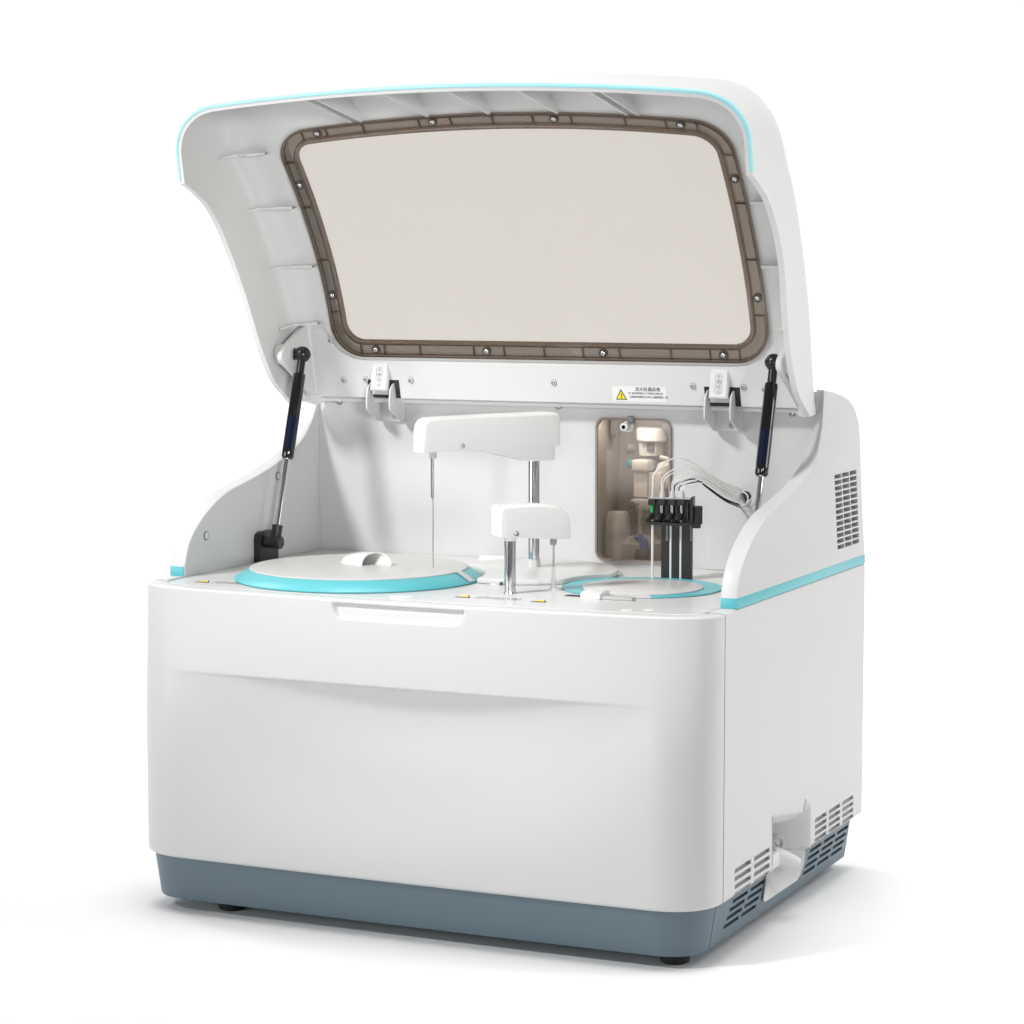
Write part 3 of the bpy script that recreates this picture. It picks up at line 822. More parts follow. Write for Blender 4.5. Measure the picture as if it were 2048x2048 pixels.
for seg in (((-0.0003, 0.0094), (0.0009, 0.0074), (-0.0001, 0.0074), (0.0008, 0.0050)),):
    pts_ = [st_mtx(tx+a, tz+b_, 0.0009) @ Vector((0, 0, 0)) for a, b_ in seg]; tube(bm, pts_, 0.00055, 6)
lathe(bm, st_mtx(tx, tz+0.0030, 0.0008) @ Vector((0, 0, 0)), nrm, [(0, 0.0009), (0.0002, 0.0009)], 12)
obj('hazard_symbol', bm, 'ink', lid)
bm = bmesh.new()
text_mesh(bm, '吕大任昌忍务', 0.0066, st_mtx(0.1410, 0.7625, 0.0006), 0.00005)
text_mesh(bm, '吕大任昌忍务', 0.0066, st_mtx(0.1412, 0.7625, 0.00065), 0.00005)
obj('sticker_title', bm, 'ink', lid)
bm = bmesh.new()
text_mesh(bm, '口1.相5E特相其 口.不相任主相口动', 0.0036, st_mtx(0.1294, 0.7574, 0.0006), 0.00004)
text_mesh(bm, '口相的电相生口中D心相的钢大 电', 0.0040, st_mtx(0.1310, 0.7519, 0.0006), 0.00004)
obj('sticker_text', bm, 'ink', lid)

# strut brackets: gusset plates near both ends of the lid
for s in (-1, 1):
    bm = bmesh.new()
    pts = [(0.4490, 0.8530), (0.3870, 0.8210), (0.3790, 0.8150), (0.3762, 0.8080), (0.3785, 0.8010), (0.3900, 0.7935), (0.4300, 0.7710), (0.4700, 0.7445), (0.4880, 0.7445), (0.4660, 0.8500)]
    a, b_ = sorted((s*0.3905, s*0.4000)); prism(bm, pts, 0, a, b_, 0.002, 3)
    lathe(bm, (s*0.3985, 0.4142-0.012, 0.8095), (s, 0, 0), [(0, 0.016), (0.010, 0.016)], 28)
    obj('strut_bracket', bm, 'lidwhite', lid, ang=40)

# ---- hinges
for cx in (-0.274, 0.274):
    bm = bmesh.new()
    # U bracket: two curved cheeks and a web against the back wall
    ck = [(0.4700, 0.7575), (0.4770, 0.7640), (0.4900, 0.7680), (0.5180, 0.7680), (0.5180, 0.7050), (0.5060, 0.7052), (0.4710, 0.7225), (0.4670, 0.7260), (0.4662, 0.7400)]
    for x in (cx-0.0205, cx+0.0185):
        prism(bm, ck, 0, x-0.0012, x+0.0012, 0.0005, 1)
    bx(bm, cx-0.019, cx+0.017, 0.5135, 0.5184, 0.7055, 0.7480)
    bx(bm, cx-0.019, cx+0.017, 0.4905, 0.5100, 0.7385, 0.7405)
    hg = obj('hinge', bm, 'metalwhite', root)
    bm = bmesh.new(); bx(bm, cx-0.0165, cx+0.0145, 0.4775, 0.4835, 0.7480, 0.7560); obj('hinge_knuckle', bm, 'grey', hg)
    bm = bmesh.new()
    pts = [(-0.0142, -0.0205), (0.0142, -0.0205), (0.0142, 0.0205), (0.0112, 0.0235), (-0.0112, 0.0235), (-0.0142, 0.0205)]
    mt = Matrix(((1, 0, 0, cx), (0, 0.0, -1, 0.4760), (0, 1, 0.0, 0.7740), (0, 0, 0, 1)))
    tilt = Matrix.Rotation(math.radians(-9), 4, 'X')
    A = [bm.verts.new((p[0], p[1], -0.001)) for p in pts]; B = [bm.verts.new((p[0], p[1], 0.007)) for p in pts]
    f2 = bm.faces.new(B); bm.faces.new(A[::-1])
    for k in range(6): bm.faces.new((A[k], A[(k+1) % 6], B[(k+1) % 6], B[k]))
    bmesh.ops.bevel(bm, geom=list(f2.edges), offset=0.0016, segments=3, affect='EDGES')
    bmesh.ops.transform(bm, matrix=mt @ tilt, verts=bm.verts)
    hc = obj('hinge_cover', bm, 'lidwhite', hg)
    bm = bmesh.new(); op = rrect(-0.0055, 0.0055, -0.0150, 0.0150, 0.0052)
    ip = rrect(-0.0048, 0.0048, -0.0143, 0.0143, 0.0046)
    lo = [[bm.verts.new((p[0], p[1], z)) for p in L] for L, z in ((op, 0.0071), (ip, 0.0076))]
    for k in range(len(op)): bm.faces.new((lo[0][k], lo[0][(k+1) % len(op)], lo[1][(k+1) % len(op)], lo[1][k]))
    for zz, rr in ((0.0105, 0.0022), (0.003, 0.0036), (0.0032, 0.0020), (-0.0045, 0.0034), (-0.0112, 0.0018)):
        lathe(bm, (0, zz, 0.0068), (0, 0, 1), [(0, rr), (0.0011, rr*0.9), (0.0007, rr*0.5)], 14)
    bmesh.ops.transform(bm, matrix=mt @ tilt, verts=bm.verts)
    obj('cover_emboss', bm, 'grey', hg)
    inst('bracket_screw', WSCREW, hg, face_mtx((cx+0.004, 0.5133, 0.7135), (0, -1, 0)))
for x, z, me in ((-0.3686, 0.7334, GSCREW), (0.3686, 0.7334, GSCREW), (-0.3120, 0.7330, GSCREW), (0.0020, 0.7345, GSCREW)):
    inst('wall_screw', me, bw, face_mtx((x, 0.5188, z), (0, -1, 0)))

# ---- gas struts
T0 = Vector((0.3758, 0.4142, 0.8095)); B0 = Vector((0.3758, 0.3266, 0.5318)); ax = (B0-T0).normalized()
Lg = (B0-T0).length
def along(z): return (T0.z-z)/(T0.z-B0.z)*Lg
e1 = along(0.6531)
for s in (-1, 1):
    def P(t): q = T0+ax*t; return Vector((s*q.x, q.y, q.z))
    d = Vector((s*ax.x, ax.y, ax.z))
    bm = bmesh.new()
    lathe(bm, P(0.030), d, [(0, 0.0078), (0.0015, 0.0092), (e1-0.055, 0.0092), (e1-0.054, 0.0088), (e1-0.0525, 0.0092), (e1-0.034, 0.0092), (e1-0.031, 0.0072)], 32)
    gs = obj('gas_strut', bm, 'gloss', root)
    bm = bmesh.new(); lathe(bm, P(0.098), d, [(0, 0.00935), (0.048, 0.00935)], 32, False, False); obj('strut_sticker', bm, 'blue', gs)
    bm = bmesh.new(); lathe(bm, P(e1-0.004), d, [(0, 0.0041), (Lg-e1-0.014, 0.0041)], 24); obj('piston_rod', bm, 'chrome', gs)
    bm = bmesh.new()
    lathe(bm, P(0), d, [(0.004, 0.0062), (0.032, 0.0062)], 24)
    bmesh.ops.create_uvsphere(bm, u_segments=28, v_segments=16, radius=0.0124, matrix=Matrix.Translation(P(0)))
    lathe(bm, P(0), (-s, 0, 0), [(0.008, 0.0060), (0.0114, 0.0056), (0.0118, 0.0050)], 24)
    lathe(bm, P(0), (s, 0, 0), [(0.004, 0.0085), (0.012, 0.0085)], 24)
    so = obj('ball_socket', bm, 'socket', gs)
    bm = bmesh.new(); lathe(bm, P(0)+Vector((-s*0.0117, 0, 0)), (-s, 0, 0), [(0, 0.0036), (0.0004, 0.0036)], 20); obj('socket_eye', bm, 'groove', gs)
    bm = bmesh.new(); lathe(bm, P(0)+Vector((s*0.011, 0, 0)), (s, 0, 0), [(0, 0.0105), (0.0040, 0.0105)], 28); obj('socket_washer', bm, 'chrome', gs)
    bm = bmesh.new()
    lathe(bm, P(Lg), d, [(-0.026, 0.0078), (-0.0245, 0.0084), (-0.022, 0.0078), (-0.004, 0.0078)], 24)
    lathe(bm, P(Lg)+Vector((s*0.016, 0, 0)), (-s, 0, 0), [(0, 0.0088), (0.0255, 0.0098), (0.0265, 0.0088)], 28)
    obj('rod_end', bm, 'black', gs)
    bm = bmesh.new()
    x0, x1 = sorted((s*0.3935, s*0.4056))
    prism(bm, [(0.3140, 0.5010), (0.3680, 0.5010), (0.3680, 0.5330), (0.3660, 0.5420), (0.3580, 0.5470), (0.3240, 0.5470), (0.3170, 0.5440), (0.3140, 0.5370)][::1], 0, x0, x1, 0.001, 2)
    wb = obj('strut_wall_bracket', bm, 'black', gs)
    bm = bmesh.new(); xk = s*0.3930
    lathe(bm, (s*0.3937, 0.3440, 0.5240), (-s, 0, 0), [(0, 0.0028), (0.0003, 0.0028)], 16); obj('bracket_hole', bm, 'groove', gs)

# ---- long sampling arm
def frame2(A, B):
    A = Vector((*A, 0)); B = Vector((*B, 0)); e = (B-A).normalized(); s = Vector((-e.y, e.x, 0))
    return lambda t, w, z: A+e*t+s*w+Vector((0, 0, z))
def loft_arm(F, stations, n=8):
    """stations: (t, half width, z bottom, z top, corner radius)"""
    bm = bmesh.new(); rws = []
    for t, hw, zb, zt, r in stations:
        sec = [(-hw, zb), (hw, zb)]
        for cx, a0 in ((hw-r, 0), (-hw+r, 90)):
            for k in range(n+1):
                q = math.radians(a0+90*k/n); sec.append((cx+r*math.cos(q), zt-r+r*math.sin(q)))
        rws.append([tuple(F(t, a, z)) for a, z in sec])
    vs = grid(bm, rws, closed=True); bm.faces.new(vs[0][::-1]); bm.faces.new(vs[-1]); return bm
FA = frame2((0.020, 0.390), (-0.068, 0.240))
SECT = [(-0.0335, 0.0182, 0.6838, 0.7250, 0.005), (-0.0326, 0.0188, 0.6836, 0.7288, 0.0055), (-0.0300, 0.0191, 0.6835, 0.7315, 0.0055), (-0.0240, 0.0192, 0.6835, 0.7326, 0.0055),
        (0.080, 0.0170, 0.6832, 0.7327, 0.0055), (0.165, 0.0145, 0.6830, 0.7320, 0.0055), (0.185, 0.0140, 0.6830, 0.7312, 0.0055), (0.1925, 0.0138, 0.6830, 0.7285, 0.0055), (0.1965, 0.0135, 0.6830, 0.7240, 0.0055), (0.1985, 0.0128, 0.6830, 0.7160, 0.0055)]
sa = obj('sampling_arm', loft_arm(FA, SECT), 'arm', root, ang=38)
bm = bmesh.new()
und = [(-0.0290, 0.0110, 0.6642, 0.6836), (-0.0255, 0.0140, 0.6630, 0.6836), (0.012, 0.0145, 0.6630, 0.6836), (0.018, 0.0143, 0.6636, 0.6836), (0.100, 0.0120, 0.6822, 0.6836)]
vs = grid(bm, [[tuple(FA(t, a, z)) for a, z in ((-hw, zb), (hw, zb), (hw, zt), (-hw, zt))] for t, hw, zb, zt in und], closed=True)
bm.faces.new(vs[0][::-1]); bm.faces.new(vs[-1]); obj('arm_underside', bm, 'arm', sa, ang=20)
bm = bmesh.new(); lathe(bm, FA(0, 0, 0.512), (0, 0, 1), [(0, 0.0082), (0.152, 0.0082)], 32); obj('arm_column', bm, 'chrome', sa)
bm = bmesh.new(); lathe(bm, FA(0, 0, 0.5008), (0, 0, 1), [(0, 0.0125), (0.006, 0.0105), (0.0185, 0.0092)], 32); obj('column_boss', bm, 'deck', sa)
bm = bmesh.new(); bx(bm, -0.004, 0.004, -0.004, 0.004, 0, 0.0095, 0.0005, 1, Matrix.Translation(FA(0.1745, 0, 0.6738))); 
lathe(bm, FA(0.1745, 0, 0.6738), (0, 0, 1), [(0, 0.0028), (0.005, 0.0046)], 16); obj('probe_holder', bm, 'grey', sa)
bm = bmesh.new(); lathe(bm, FA(0.1748, 0, 0.6164), (0, 0, 1), [(0, 0.0017), (0.058, 0.0017)], 16); lathe(bm, FA(0.1775, 0.0, 0.6180), (0, 0, 1), [(0, 0.0008), (0.056, 0.0008)], 10)
obj('probe_sleeve', bm, 'needle', sa)
bm = bmesh.new(); lathe(bm, FA(0.1748, 0, 0.5175), (0, 0, 1), [(0, 0.0004), (0.004, 0.00085), (0.100, 0.00085)], 12); obj('probe_needle', bm, 'needle', sa)
inst('arm_screw', WSCREW, sa, face_mtx(FA(0.134, 0.0155, 0.6905), FA(0, 1, 0)-FA(0, 0, 0)) @ Matrix.Scale(0.75, 4))

# ---- short stirring arm
FB = frame2((0.0914, 0.1526), (0.1322, 0.2067))
SECB = [(-0.0218, 0.0135, 0.5800, 0.6140, 0.005), (-0.0210, 0.0150, 0.5793, 0.6190, 0.005), (-0.0185, 0.0155, 0.5790, 0.6213, 0.005), (-0.012, 0.0157, 0.5786, 0.6222, 0.005), (0.030, 0.0157, 0.5755, 0.6222, 0.005),
        (0.055, 0.0157, 0.5738, 0.6205, 0.005), (0.066, 0.0157, 0.5730, 0.6180, 0.005), (0.0750, 0.0156, 0.5722, 0.6135, 0.005), (0.0810, 0.0154, 0.5720, 0.6080, 0.005), (0.0850, 0.0150, 0.5720, 0.6000, 0.005), (0.0862, 0.0145, 0.5720, 0.592, 0.005)]
sb = obj('stirring_arm', loft_arm(FB, SECB), 'arm', root, ang=45)
bm = bmesh.new(); lathe(bm, FB(0, 0, 0.5008), (0, 0, 1), [(0, 0.0090), (0.0018, 0.0088), (0.0018, 0.0078), (0.0715, 0.0078)], 32); obj('arm_column', bm, 'chrome', sb)
bm = bmesh.new(); lathe(bm, FB(0, 0, 0.5725), (0, 0, 1), [(0, 0.0086), (0.0028, 0.0086), (0.0028, 0.0074), (0.006, 0.0074)], 32); obj('column_collar', bm, 'arm', sb)
bm = bmesh.new(); lathe(bm, FB(0.0672, 0, 0.5630), (0, 0, 1), [(0, 0.0035), (0.003, 0.0046), (0.0095, 0.0046)], 20); obj('stirrer_chuck', bm, 'needle', sb)
bm = bmesh.new(); lathe(bm, FB(0.0677, 0, 0.533), (0, 0, 1), [(0, 0.0014), (0.031, 0.0012)], 16); obj('stirrer_rod', bm, 'needle', sb)
bm = bmesh.new(); lathe(bm, FB(0.0677, 0, 0.5008), (0, 0, 1), [(0, 0.0120), (0.0022, 0.0065), (0.006, 0.0036), (0.014, 0.0028), (0.033, 0.0022)], 24); obj('stirrer_paddle', bm, 'arm', sb)
inst('arm_screw', GSCREW, sb, face_mtx(FB(0.0015, -0.0158, 0.5835), FB(0, -1, 0)-FB(0, 0, 0)) @ Matrix.Scale(0.7, 4))

# ---- wash station: black posts, comb block, needles and tubing
bm = bmesh.new()
ws_base = bmesh.new()
FW = frame2((0.2212, 0.3830), (0.2740, 0.3960))                      # along the row, seen from the front
for t0, t1 in ((0.0, 0.0118), (0.0150, 0.0262), (0.0290, 0.0438)):
    v = [bm.verts.new(FW(t, w, z)) for t in (t0, t1) for w in (0.0, 0.012) for z in (0.5010, 0.590)]
    for f in ((0,1,3,2),(4,6,7,5),(0,4,5,1),(2,3,7,6),(0,2,6,4),(1,5,7,3)): bm.faces.new([v[i] for i in f])
ws = obj('wash_station', bm, 'black', root)
bm = bmesh.new()
bm.free()
for t in (0.0134, 0.0276):
    bm = bmesh.new(); lathe(bm, FW(t, 0.0014, 0.501), (0, 0, 1), [(0, 0.0019), (0.085, 0.0019)], 16); obj('guide_rod', bm, 'arm', ws)
def lbox(b, F, t0, t1, w0, w1, z0, z1, bev=0.0006, tp=0.0):
    v = [b.verts.new(F(t, w, z)) for t in (t0, t1) for w in (w0, w1) for z in (z0, z1)]
    fs = [b.faces.new([v[i] for i in f]) for f in ((0,1,3,2),(4,6,7,5),(0,4,5,1),(2,3,7,6),(0,2,6,4),(1,5,7,3))]
    if bev: bmesh.ops.bevel(b, geom=list({e for f in fs for e in f.edges}), offset=bev, segments=1, affect='EDGES')
bm = bmesh.new()
lbox(bm, FW, -0.0165, 0.0440, -0.008, 0.006, 0.6085, 0.6150)          # top bar
for t in (-0.0115, 0.0020, 0.0165, 0.0300): lbox(bm, FW, t-0.0052, t+0.0052, -0.019, -0.004, 0.6078, 0.6168, 0.0008)
for t in (-0.0048, 0.0092, 0.0232, 0.0385): lbox(bm, FW, t-0.0012, t+0.0012, -0.014, 0.004, 0.586, 0.6120, 0.0003)
lbox(bm, FW, -0.0165, 0.0440, 0.000, 0.012, 0.584, 0.6130)            # back plate
lbox(bm, FW, 0.0425, 0.0465, -0.014, 0.012, 0.5800, 0.6190)
prism_pts = [(-0.0215, 0.5875), (-0.0160, 0.5845), (0.030, 0.5825), (0.040, 0.5845), (0.0435, 0.588), (0.0435, 0.5855), (0.036, 0.5800), (0.028, 0.5785), (-0.014, 0.5800), (-0.019, 0.5825)]
A = [bm.verts.new(FW(t, -0.018, z)) for t, z in prism_pts]; B = [bm.verts.new(FW(t, 0.010, z)) for t, z in prism_pts]
bm.faces.new(A); bm.faces.new(B[::-1])
for k in range(len(A)): bm.faces.new((A[k], B[k], B[(k+1) % len(A)], A[(k+1) % len(A)]))
for t in (-0.0035, 0.0095, 0.0235): lbox(bm, FW, t-0.003, t+0.003, -0.010, 0.004, 0.585, 0.610)
lbox(bm, FW, 0.0465, 0.0580, -0.002, 0.006, 0.5800, 0.6060, 0.001)
lbox(bm, FW, 0.0440, 0.0560, -0.004, 0.004, 0.5745, 0.5860, 0.001)
for k, t in enumerate((-0.0115, 0.0020, 0.0165, 0.0300)):              # slanted nozzle elbows
    tube(bm, [FW(t, -0.012, 0.5965), FW(t-0.0025, -0.016, 0.591), FW(t-0.0055, -0.019, 0.586)], [0.0032, 0.0044, 0.0038], 8)
obj('comb_block', bm, 'black', ws)
for t in (0.0065, 0.041):
    bm = bmesh.new(); lbox(bm, FW, t, t+0.0032, -0.0006, 0.0004, 0.556, 0.583, 0.0); obj('post_clip', bm, 'nichegrey', ws)
NOZ = (-0.0115, 0.0020, 0.0165, 0.0300)
for k, t in enumerate(NOZ):
    bm = bmesh.new(); lathe(bm, FW(t, -0.0135, 0.5955), (0, 0, 1), [(0, 0.0023), (0.0135, 0.0023)], 16)
    ns = obj('nozzle_sleeve', bm, 'green' if k == 0 else 'chrome', ws)
    if k == 0: ns['label'] = 'green nozzle sleeve at the left end of the comb'
    bm = bmesh.new(); lathe(bm, FW(t, -0.006, 0.6160), (0, 0, 1), [(0, 0.0046 if k else 0.0024), (0.003, 0.0044 if k else 0.0024), (0.0105, 0.0030 if k else 0.0016), (0.012, 0.0022 if k else 0.0012)], 14)
    obj('tube_ferrule', bm, 'grey', ws)
bm = bmesh.new(); lathe(bm, FW(-0.0115, -0.008, 0.501), (0, 0, 1), [(0, 0.0016), (0.085, 0.0018)], 14); obj('wash_needle', bm, 'clear', ws)
bm = bmesh.new(); lbox(bm, FW, -0.017, 0.0435, -0.014, 0.004, 0.6166, 0.6176, 0.0); obj('ferrule_plate', bm, 'grey', ws)
EXIT = Vector((0.298, 0.517, 0.610))
rnd = random.Random(3)
def tubing(k, t, w, lift, rr, m, dz, dx):
    s = FW(t, w, 0.627); e = EXIT+Vector((dx, 0, dz))
    top = s+Vector((0.010+0.02*rnd.random()*0.4, 0.02, lift))
    ctrl = [tuple(s), tuple(s+Vector((0.0005, 0.003, lift*0.55))), tuple(top+Vector((0.004, 0.006, 0))), tuple(s*0.60+e*0.40+Vector((0, 0.0, lift*0.80+0.008))), tuple(s*0.2+e*0.8+Vector((0, -0.016, lift*0.22+0.004))), tuple(e)]
    b = bmesh.new(); tube(b, spline(ctrl, 40), rr, 8)
    obj('tubing', b, m, ws)
LIFT = [0.043, 0.034, 0.029, 0.026, 0.021, 0.018, 0.015, 0.011]
TT = [(-0.0115, -0.006), (0.0010, -0.006), (0.0030, -0.006), (0.0155, -0.004), (0.0175, -0.006), (0.0225, 0.000), (0.0295, -0.006), (0.0315, -0.006)]
for k, ((t, w), lf) in enumerate(zip(TT, LIFT)):
    tubing(k, t, w, lf, 0.0008 if k else 0.0011, 'clear', 0.011-0.0030*k, -0.006+0.0012*k)
for k, (t, w, lf) in enumerate(((0.0180, -0.002, 0.015), (0.0185, 0.000, 0.0155), (0.0250, 0.000, 0.012))):
    tubing(9+k, t, w, lf, 0.0008, 'ink', -0.012-0.002*k, -0.006)
bm = bmesh.new()
tube(bm, [EXIT+Vector((0.004*math.cos(a)*2.2-0.002, -0.004, 0.009*math.sin(a)-0.002)) for a in np.linspace(0, 2*math.pi, 25)], 0.0011, 8)
tube(bm, spline([(0.285, 0.512, 0.602), (0.291, 0.510, 0.597), (0.300, 0.509, 0.598), (0.308, 0.510, 0.606), (0.322, 0.512, 0.618)], 24), 0.0008, 8)
obj('tube_tie', bm, 'clear', ws)
bm = bmesh.new(); lathe(bm, EXIT+Vector((0.002, 0.0, 0.0)), (0, -1, 0), [(0, 0.0085), (0.0006, 0.0085)], 24)
obj('tube_port', bm, 'groove', bw)

# ---- small things on the deck
def deck_label(x, y, ang, name, with_text=True, size=0.0032):
    mt = Matrix.Translation((x, y, 0.5013)) @ Matrix.Rotation(ang, 4, 'Z')
    b = bmesh.new(); b.faces.new([b.verts.new(mt @ Vector(p)) for p in ((-0.012, -0.010, 0), (0.012, -0.010, 0), (0, 0.012, 0))])
    t = obj(name, b, 'ink', deck)
    b = bmesh.new(); b.faces.new([b.verts.new(mt @ Vector(p)) for p in ((-0.0092, -0.0084, 0.0003), (0.0092, -0.0084, 0.0003), (0, 0.0086, 0.0003))])
    obj('hazard_face', b, 'yellow', deck)
    if with_text:
        b = bmesh.new()
        text_mesh(b, '小心被针头刺伤 请勿触摸', 0.0058, mt @ Matrix.Translation((0.016, 0.001, 0.0003)), 0.00002)
        text_mesh(b, '仪器运行时请勿打开此盖', 0.0058, mt @ Matrix.Translation((0.016, -0.009, 0.0003)), 0.00002)
        obj('deck_text', b, 'ink', deck)
deck_label(-0.352, 0.088, 0.0, 'hazard_label')
deck_label(0.052, 0.094, 0.02, 'hazard_label')
deck_label(0.164, 0.094, 0.02, 'hazard_label', False)
bm = bmesh.new(); lathe(bm, (-0.022, 0.050, 0.5008), (0, 0, 1), [(0, 0.0150), (0.0012, 0.0150), (0.0018, 0.0140)], 36); obj('round_pad', bm, 'arm', deck)
for x, y in ((0.300, 0.060), (0.325, 0.075)):
    bm = bmesh.new(); lathe(bm, (x, y, 0.5008), (0, 0, 1), [(0, 0.0075), (0.0006, 0.0073)], 24); obj('deck_plug', bm, 'arm', deck)
bm = bmesh.new(); bx(bm, -0.062, -0.010, -0.010, 0.010, 0, 0.0085, 0.0015, 2, Matrix.Translation((-0.075, 0.485, 0.5008)) @ Matrix.Rotation(0.15, 4, 'Z'))
bmesh.ops.translate(bm, verts=bm.verts, vec=(0.03, 0, 0)); obj('rinse_trough', bm, 'arm', deck)
bm = bmesh.new(); lathe(bm, (0.030, 0.245, 0.5008), (0, 0, 1), [(0, 0.016), (0.004, 0.0155), (0.005, 0.0140)], 32); obj('rinse_cup', bm, 'arm', deck)
bm = bmesh.new(); lathe(bm, (0.043, 0.228, 0.5009), (0, 0, 1), [(0, 0.0022), (0.004, 0.0018)], 12); obj('cup_drain', bm, 'groove', deck)
bm = bmesh.new(); prism(bm, [(0.036, 0.340), (0.044, 0.343), (0.036, 0.350)], 2, 0.5009, 0.5075); obj('arm_stop', bm, 'ink', deck)

# latch by the small cover
bm = bmesh.new(); bx(bm, 0.170, 0.268, 0.1560, 0.1690, 0.5010, 0.5014); ls = obj('latch_slot', bm, 'ink', deck)
bm = bmesh.new(); bx(bm, 0.205, 0.274, 0.1430, 0.1560, 0.5010, 0.5050, 0.0008, 2)
v = None
obj('latch_plate', bm, 'grey', deck)
bm = bmesh.new()
prism(bm, [(0.1400, 0.5010), (0.1400, 0.5085), (0.1560, 0.5110), (0.1740, 0.5095), (0.1740, 0.5010)], 0, 0.2005, 0.2290, 0.0008, 2); obj('latch_block', bm, 'arm', deck)

# ---- loose covers resting on the deck (things of their own)
def cover_thing(name, label, x, y, z):
    return thing(name, label, 'disc cover', (x, y-0*OY, z-ZO))
def cobj(name, bm, m, t, ang=34):
    return obj(name, bm, m, t, ang, True, Vector((t.location.x, t.location.y, t.location.z+ZO)))
CX, CY, CR = -0.175, 0.216, 0.177
t1 = cover_thing('sample_disc_cover', 'large white round cover with sloping cyan rim and moulded grip on top', CX, CY, 0.5009)
bm = bmesh.new(); lathe(bm, (CX, CY, 0.5013), (0, 0, 1), [(0, CR-0.030), (0.0, CR-0.001), (0.0016, CR), (0.0024, CR-0.0006), (0.0148, CR-0.0215), (0.0148, CR-0.05)], 128, True, True)
rim = cobj('cyan_rim', bm, 'cyan', t1)
bm = bmesh.new(); lathe(bm, (CX, CY, 0.5013), (0, 0, 1), [(0.0149, CR-0.06), (0.0149, CR-0.0220), (0.0160, CR-0.0218), (0.0166, CR-0.0226), (0.0168, CR-0.0245)], 128, False, True)
cobj('cover_plate', bm, 'cover', t1)
# pale slot across the rim at its right end
bm = bmesh.new()
for a0 in (math.radians(2),):
    rws = []
    for da in (-0.055, 0.055):
        rr = []
        for h, r in ((0.0030, CR-0.0010), (0.0152, CR-0.0210), (0.0172, CR-0.032)):
            rr.append((CX+(r+0.0008)*math.cos(a0+da), CY+(r+0.0008)*math.sin(a0+da), 0.5013+h+0.0006))
        rws.append(rr)
    grid(bm, rws)
cobj('rim_gap', bm, 'cover', t1)
# grip: a hood arching over a scooped hollow, open towards the front
gx, gy = CX+0.017, CY+0.022
gr = np.array((0.908, 0.418, 0)); gd = np.array((0.418, -0.908, 0)); ge = -0.80*gr-0.60*gd
def hood(k, hk):
    rws = []
    for i in range(15):
        ps = math.radians(90*i/14*0.97); rr = []
        for q in np.linspace(0, math.pi, 25):
            lat = 0.0215*k*math.cos(q)*math.cos(ps)**0.8; z = 0.0185*hk*math.sin(q)**0.85*math.cos(ps)**0.9
            fw = 0.012*(1-math.sin(q))*math.cos(ps)
            p = np.array((gx, gy, 0.5181))+gr*lat+ge*(0.058*k*math.sin(ps))+gd*fw+np.array((0, 0, z))
            rr.append(tuple(p))
        rws.append(rr)
    return rws
bm = bmesh.new()
o_ = grid(bm, hood(1, 1)); i_ = grid(bm, hood(0.93, 0.90))
for k in range(24): bm.faces.new((o_[0][k], o_[0][k+1], i_[0][k+1], i_[0][k]))
cobj('grip', bm, 'cover', t1, 60)
bm = bmesh.new()
for (u, v, w_, l_) in ((0.075, -0.030, 0.003, 0.016), (0.083, -0.052, 0.003, 0.022), (0.090, -0.028, 0.002, 0.010)):
    x, y = CX+u*1.0, CY+v+0.03
    bx(bm, x-l_/2, x+l_/2, y-w_/2, y+w_/2, 0.5180, 0.5184)
cobj('probe_slots', bm, 'grey', t1)

CX3, CY3, CR3 = 0.028, 0.357, 0.128
t3 = cover_thing('reaction_disc_cover', 'plain white raised disc under the long arm, between the two cyan-edged covers', CX3, CY3, 0.5009)
bm = bmesh.new(); P3 = []
def push(x, y, cx, cy, r):
    d = math.hypot(x-cx, y-cy)
    return (x, y) if d >= r else (cx+(x-cx)*r/d, cy+(y-cy)*r/d)
for k in range(160):
    a = 2*math.pi*k/160; x, y = CX3+CR3*math.cos(a), CY3+CR3*math.sin(a)
    for _ in range(2):
        x, y = push(x, y, CX, CY, CR+0.003)
        x, y = push(x, y, 0.235, 0.277, 0.1145)
    y = min(y, 0.512); P3.append((x, y))
prism(bm, P3, 2, 0.5012, 0.5085, 0.0012, 2)
cobj('disc_plate', bm, 'deck', t3)

CX2, CY2, CR2 = 0.235, 0.277, 0.111
t2 = cover_thing('reagent_disc_cover', 'small flat round cover with broad cyan ring in front of the black wash posts', CX2, CY2, 0.5009)
bm = bmesh.new(); lathe(bm, (CX2, CY2, 0.5013), (0, 0, 1), [(0, CR2-0.04), (0, CR2-0.0006), (0.0006, CR2), (0.0014, CR2-0.0008)], 112, True, True); cobj('cyan_ring', bm, 'cyan', t2)
bm = bmesh.new(); rr_ = []
for r, z in ((0.0835, 0.5027), (0.0835, 0.5031), (CR2-0.001, 0.5031), (CR2+0.0008, 0.5026), (CR2+0.0008, 0.5013)):
    rr_.append([(CX2+r*math.cos(t), CY2+r*math.sin(t), z) for t in np.radians(np.linspace(-116, -62, 30))])
grid(bm, rr_); cobj('ring_bridge', bm, 'deck', t2)
bm = bmesh.new(); lathe(bm, (CX2+0.002, CY2-0.004, 0.5013), (0, 0, 1), [(0.0015, 0.0838), (0.0026, 0.0838), (0.0032, 0.0828)], 112, True, True); cobj('cover_plate', bm, 'cover', t2)
bm = bmesh.new(); bx(bm, -0.004, 0.055, -0.003, 0.003, 0, 0.003, 0.0008, 1, Matrix.Translation((0.118, 0.352, 0.5030)) @ Matrix.Rotation(0.75, 4, 'Z'))
cobj('lever', bm, 'grey', t2)

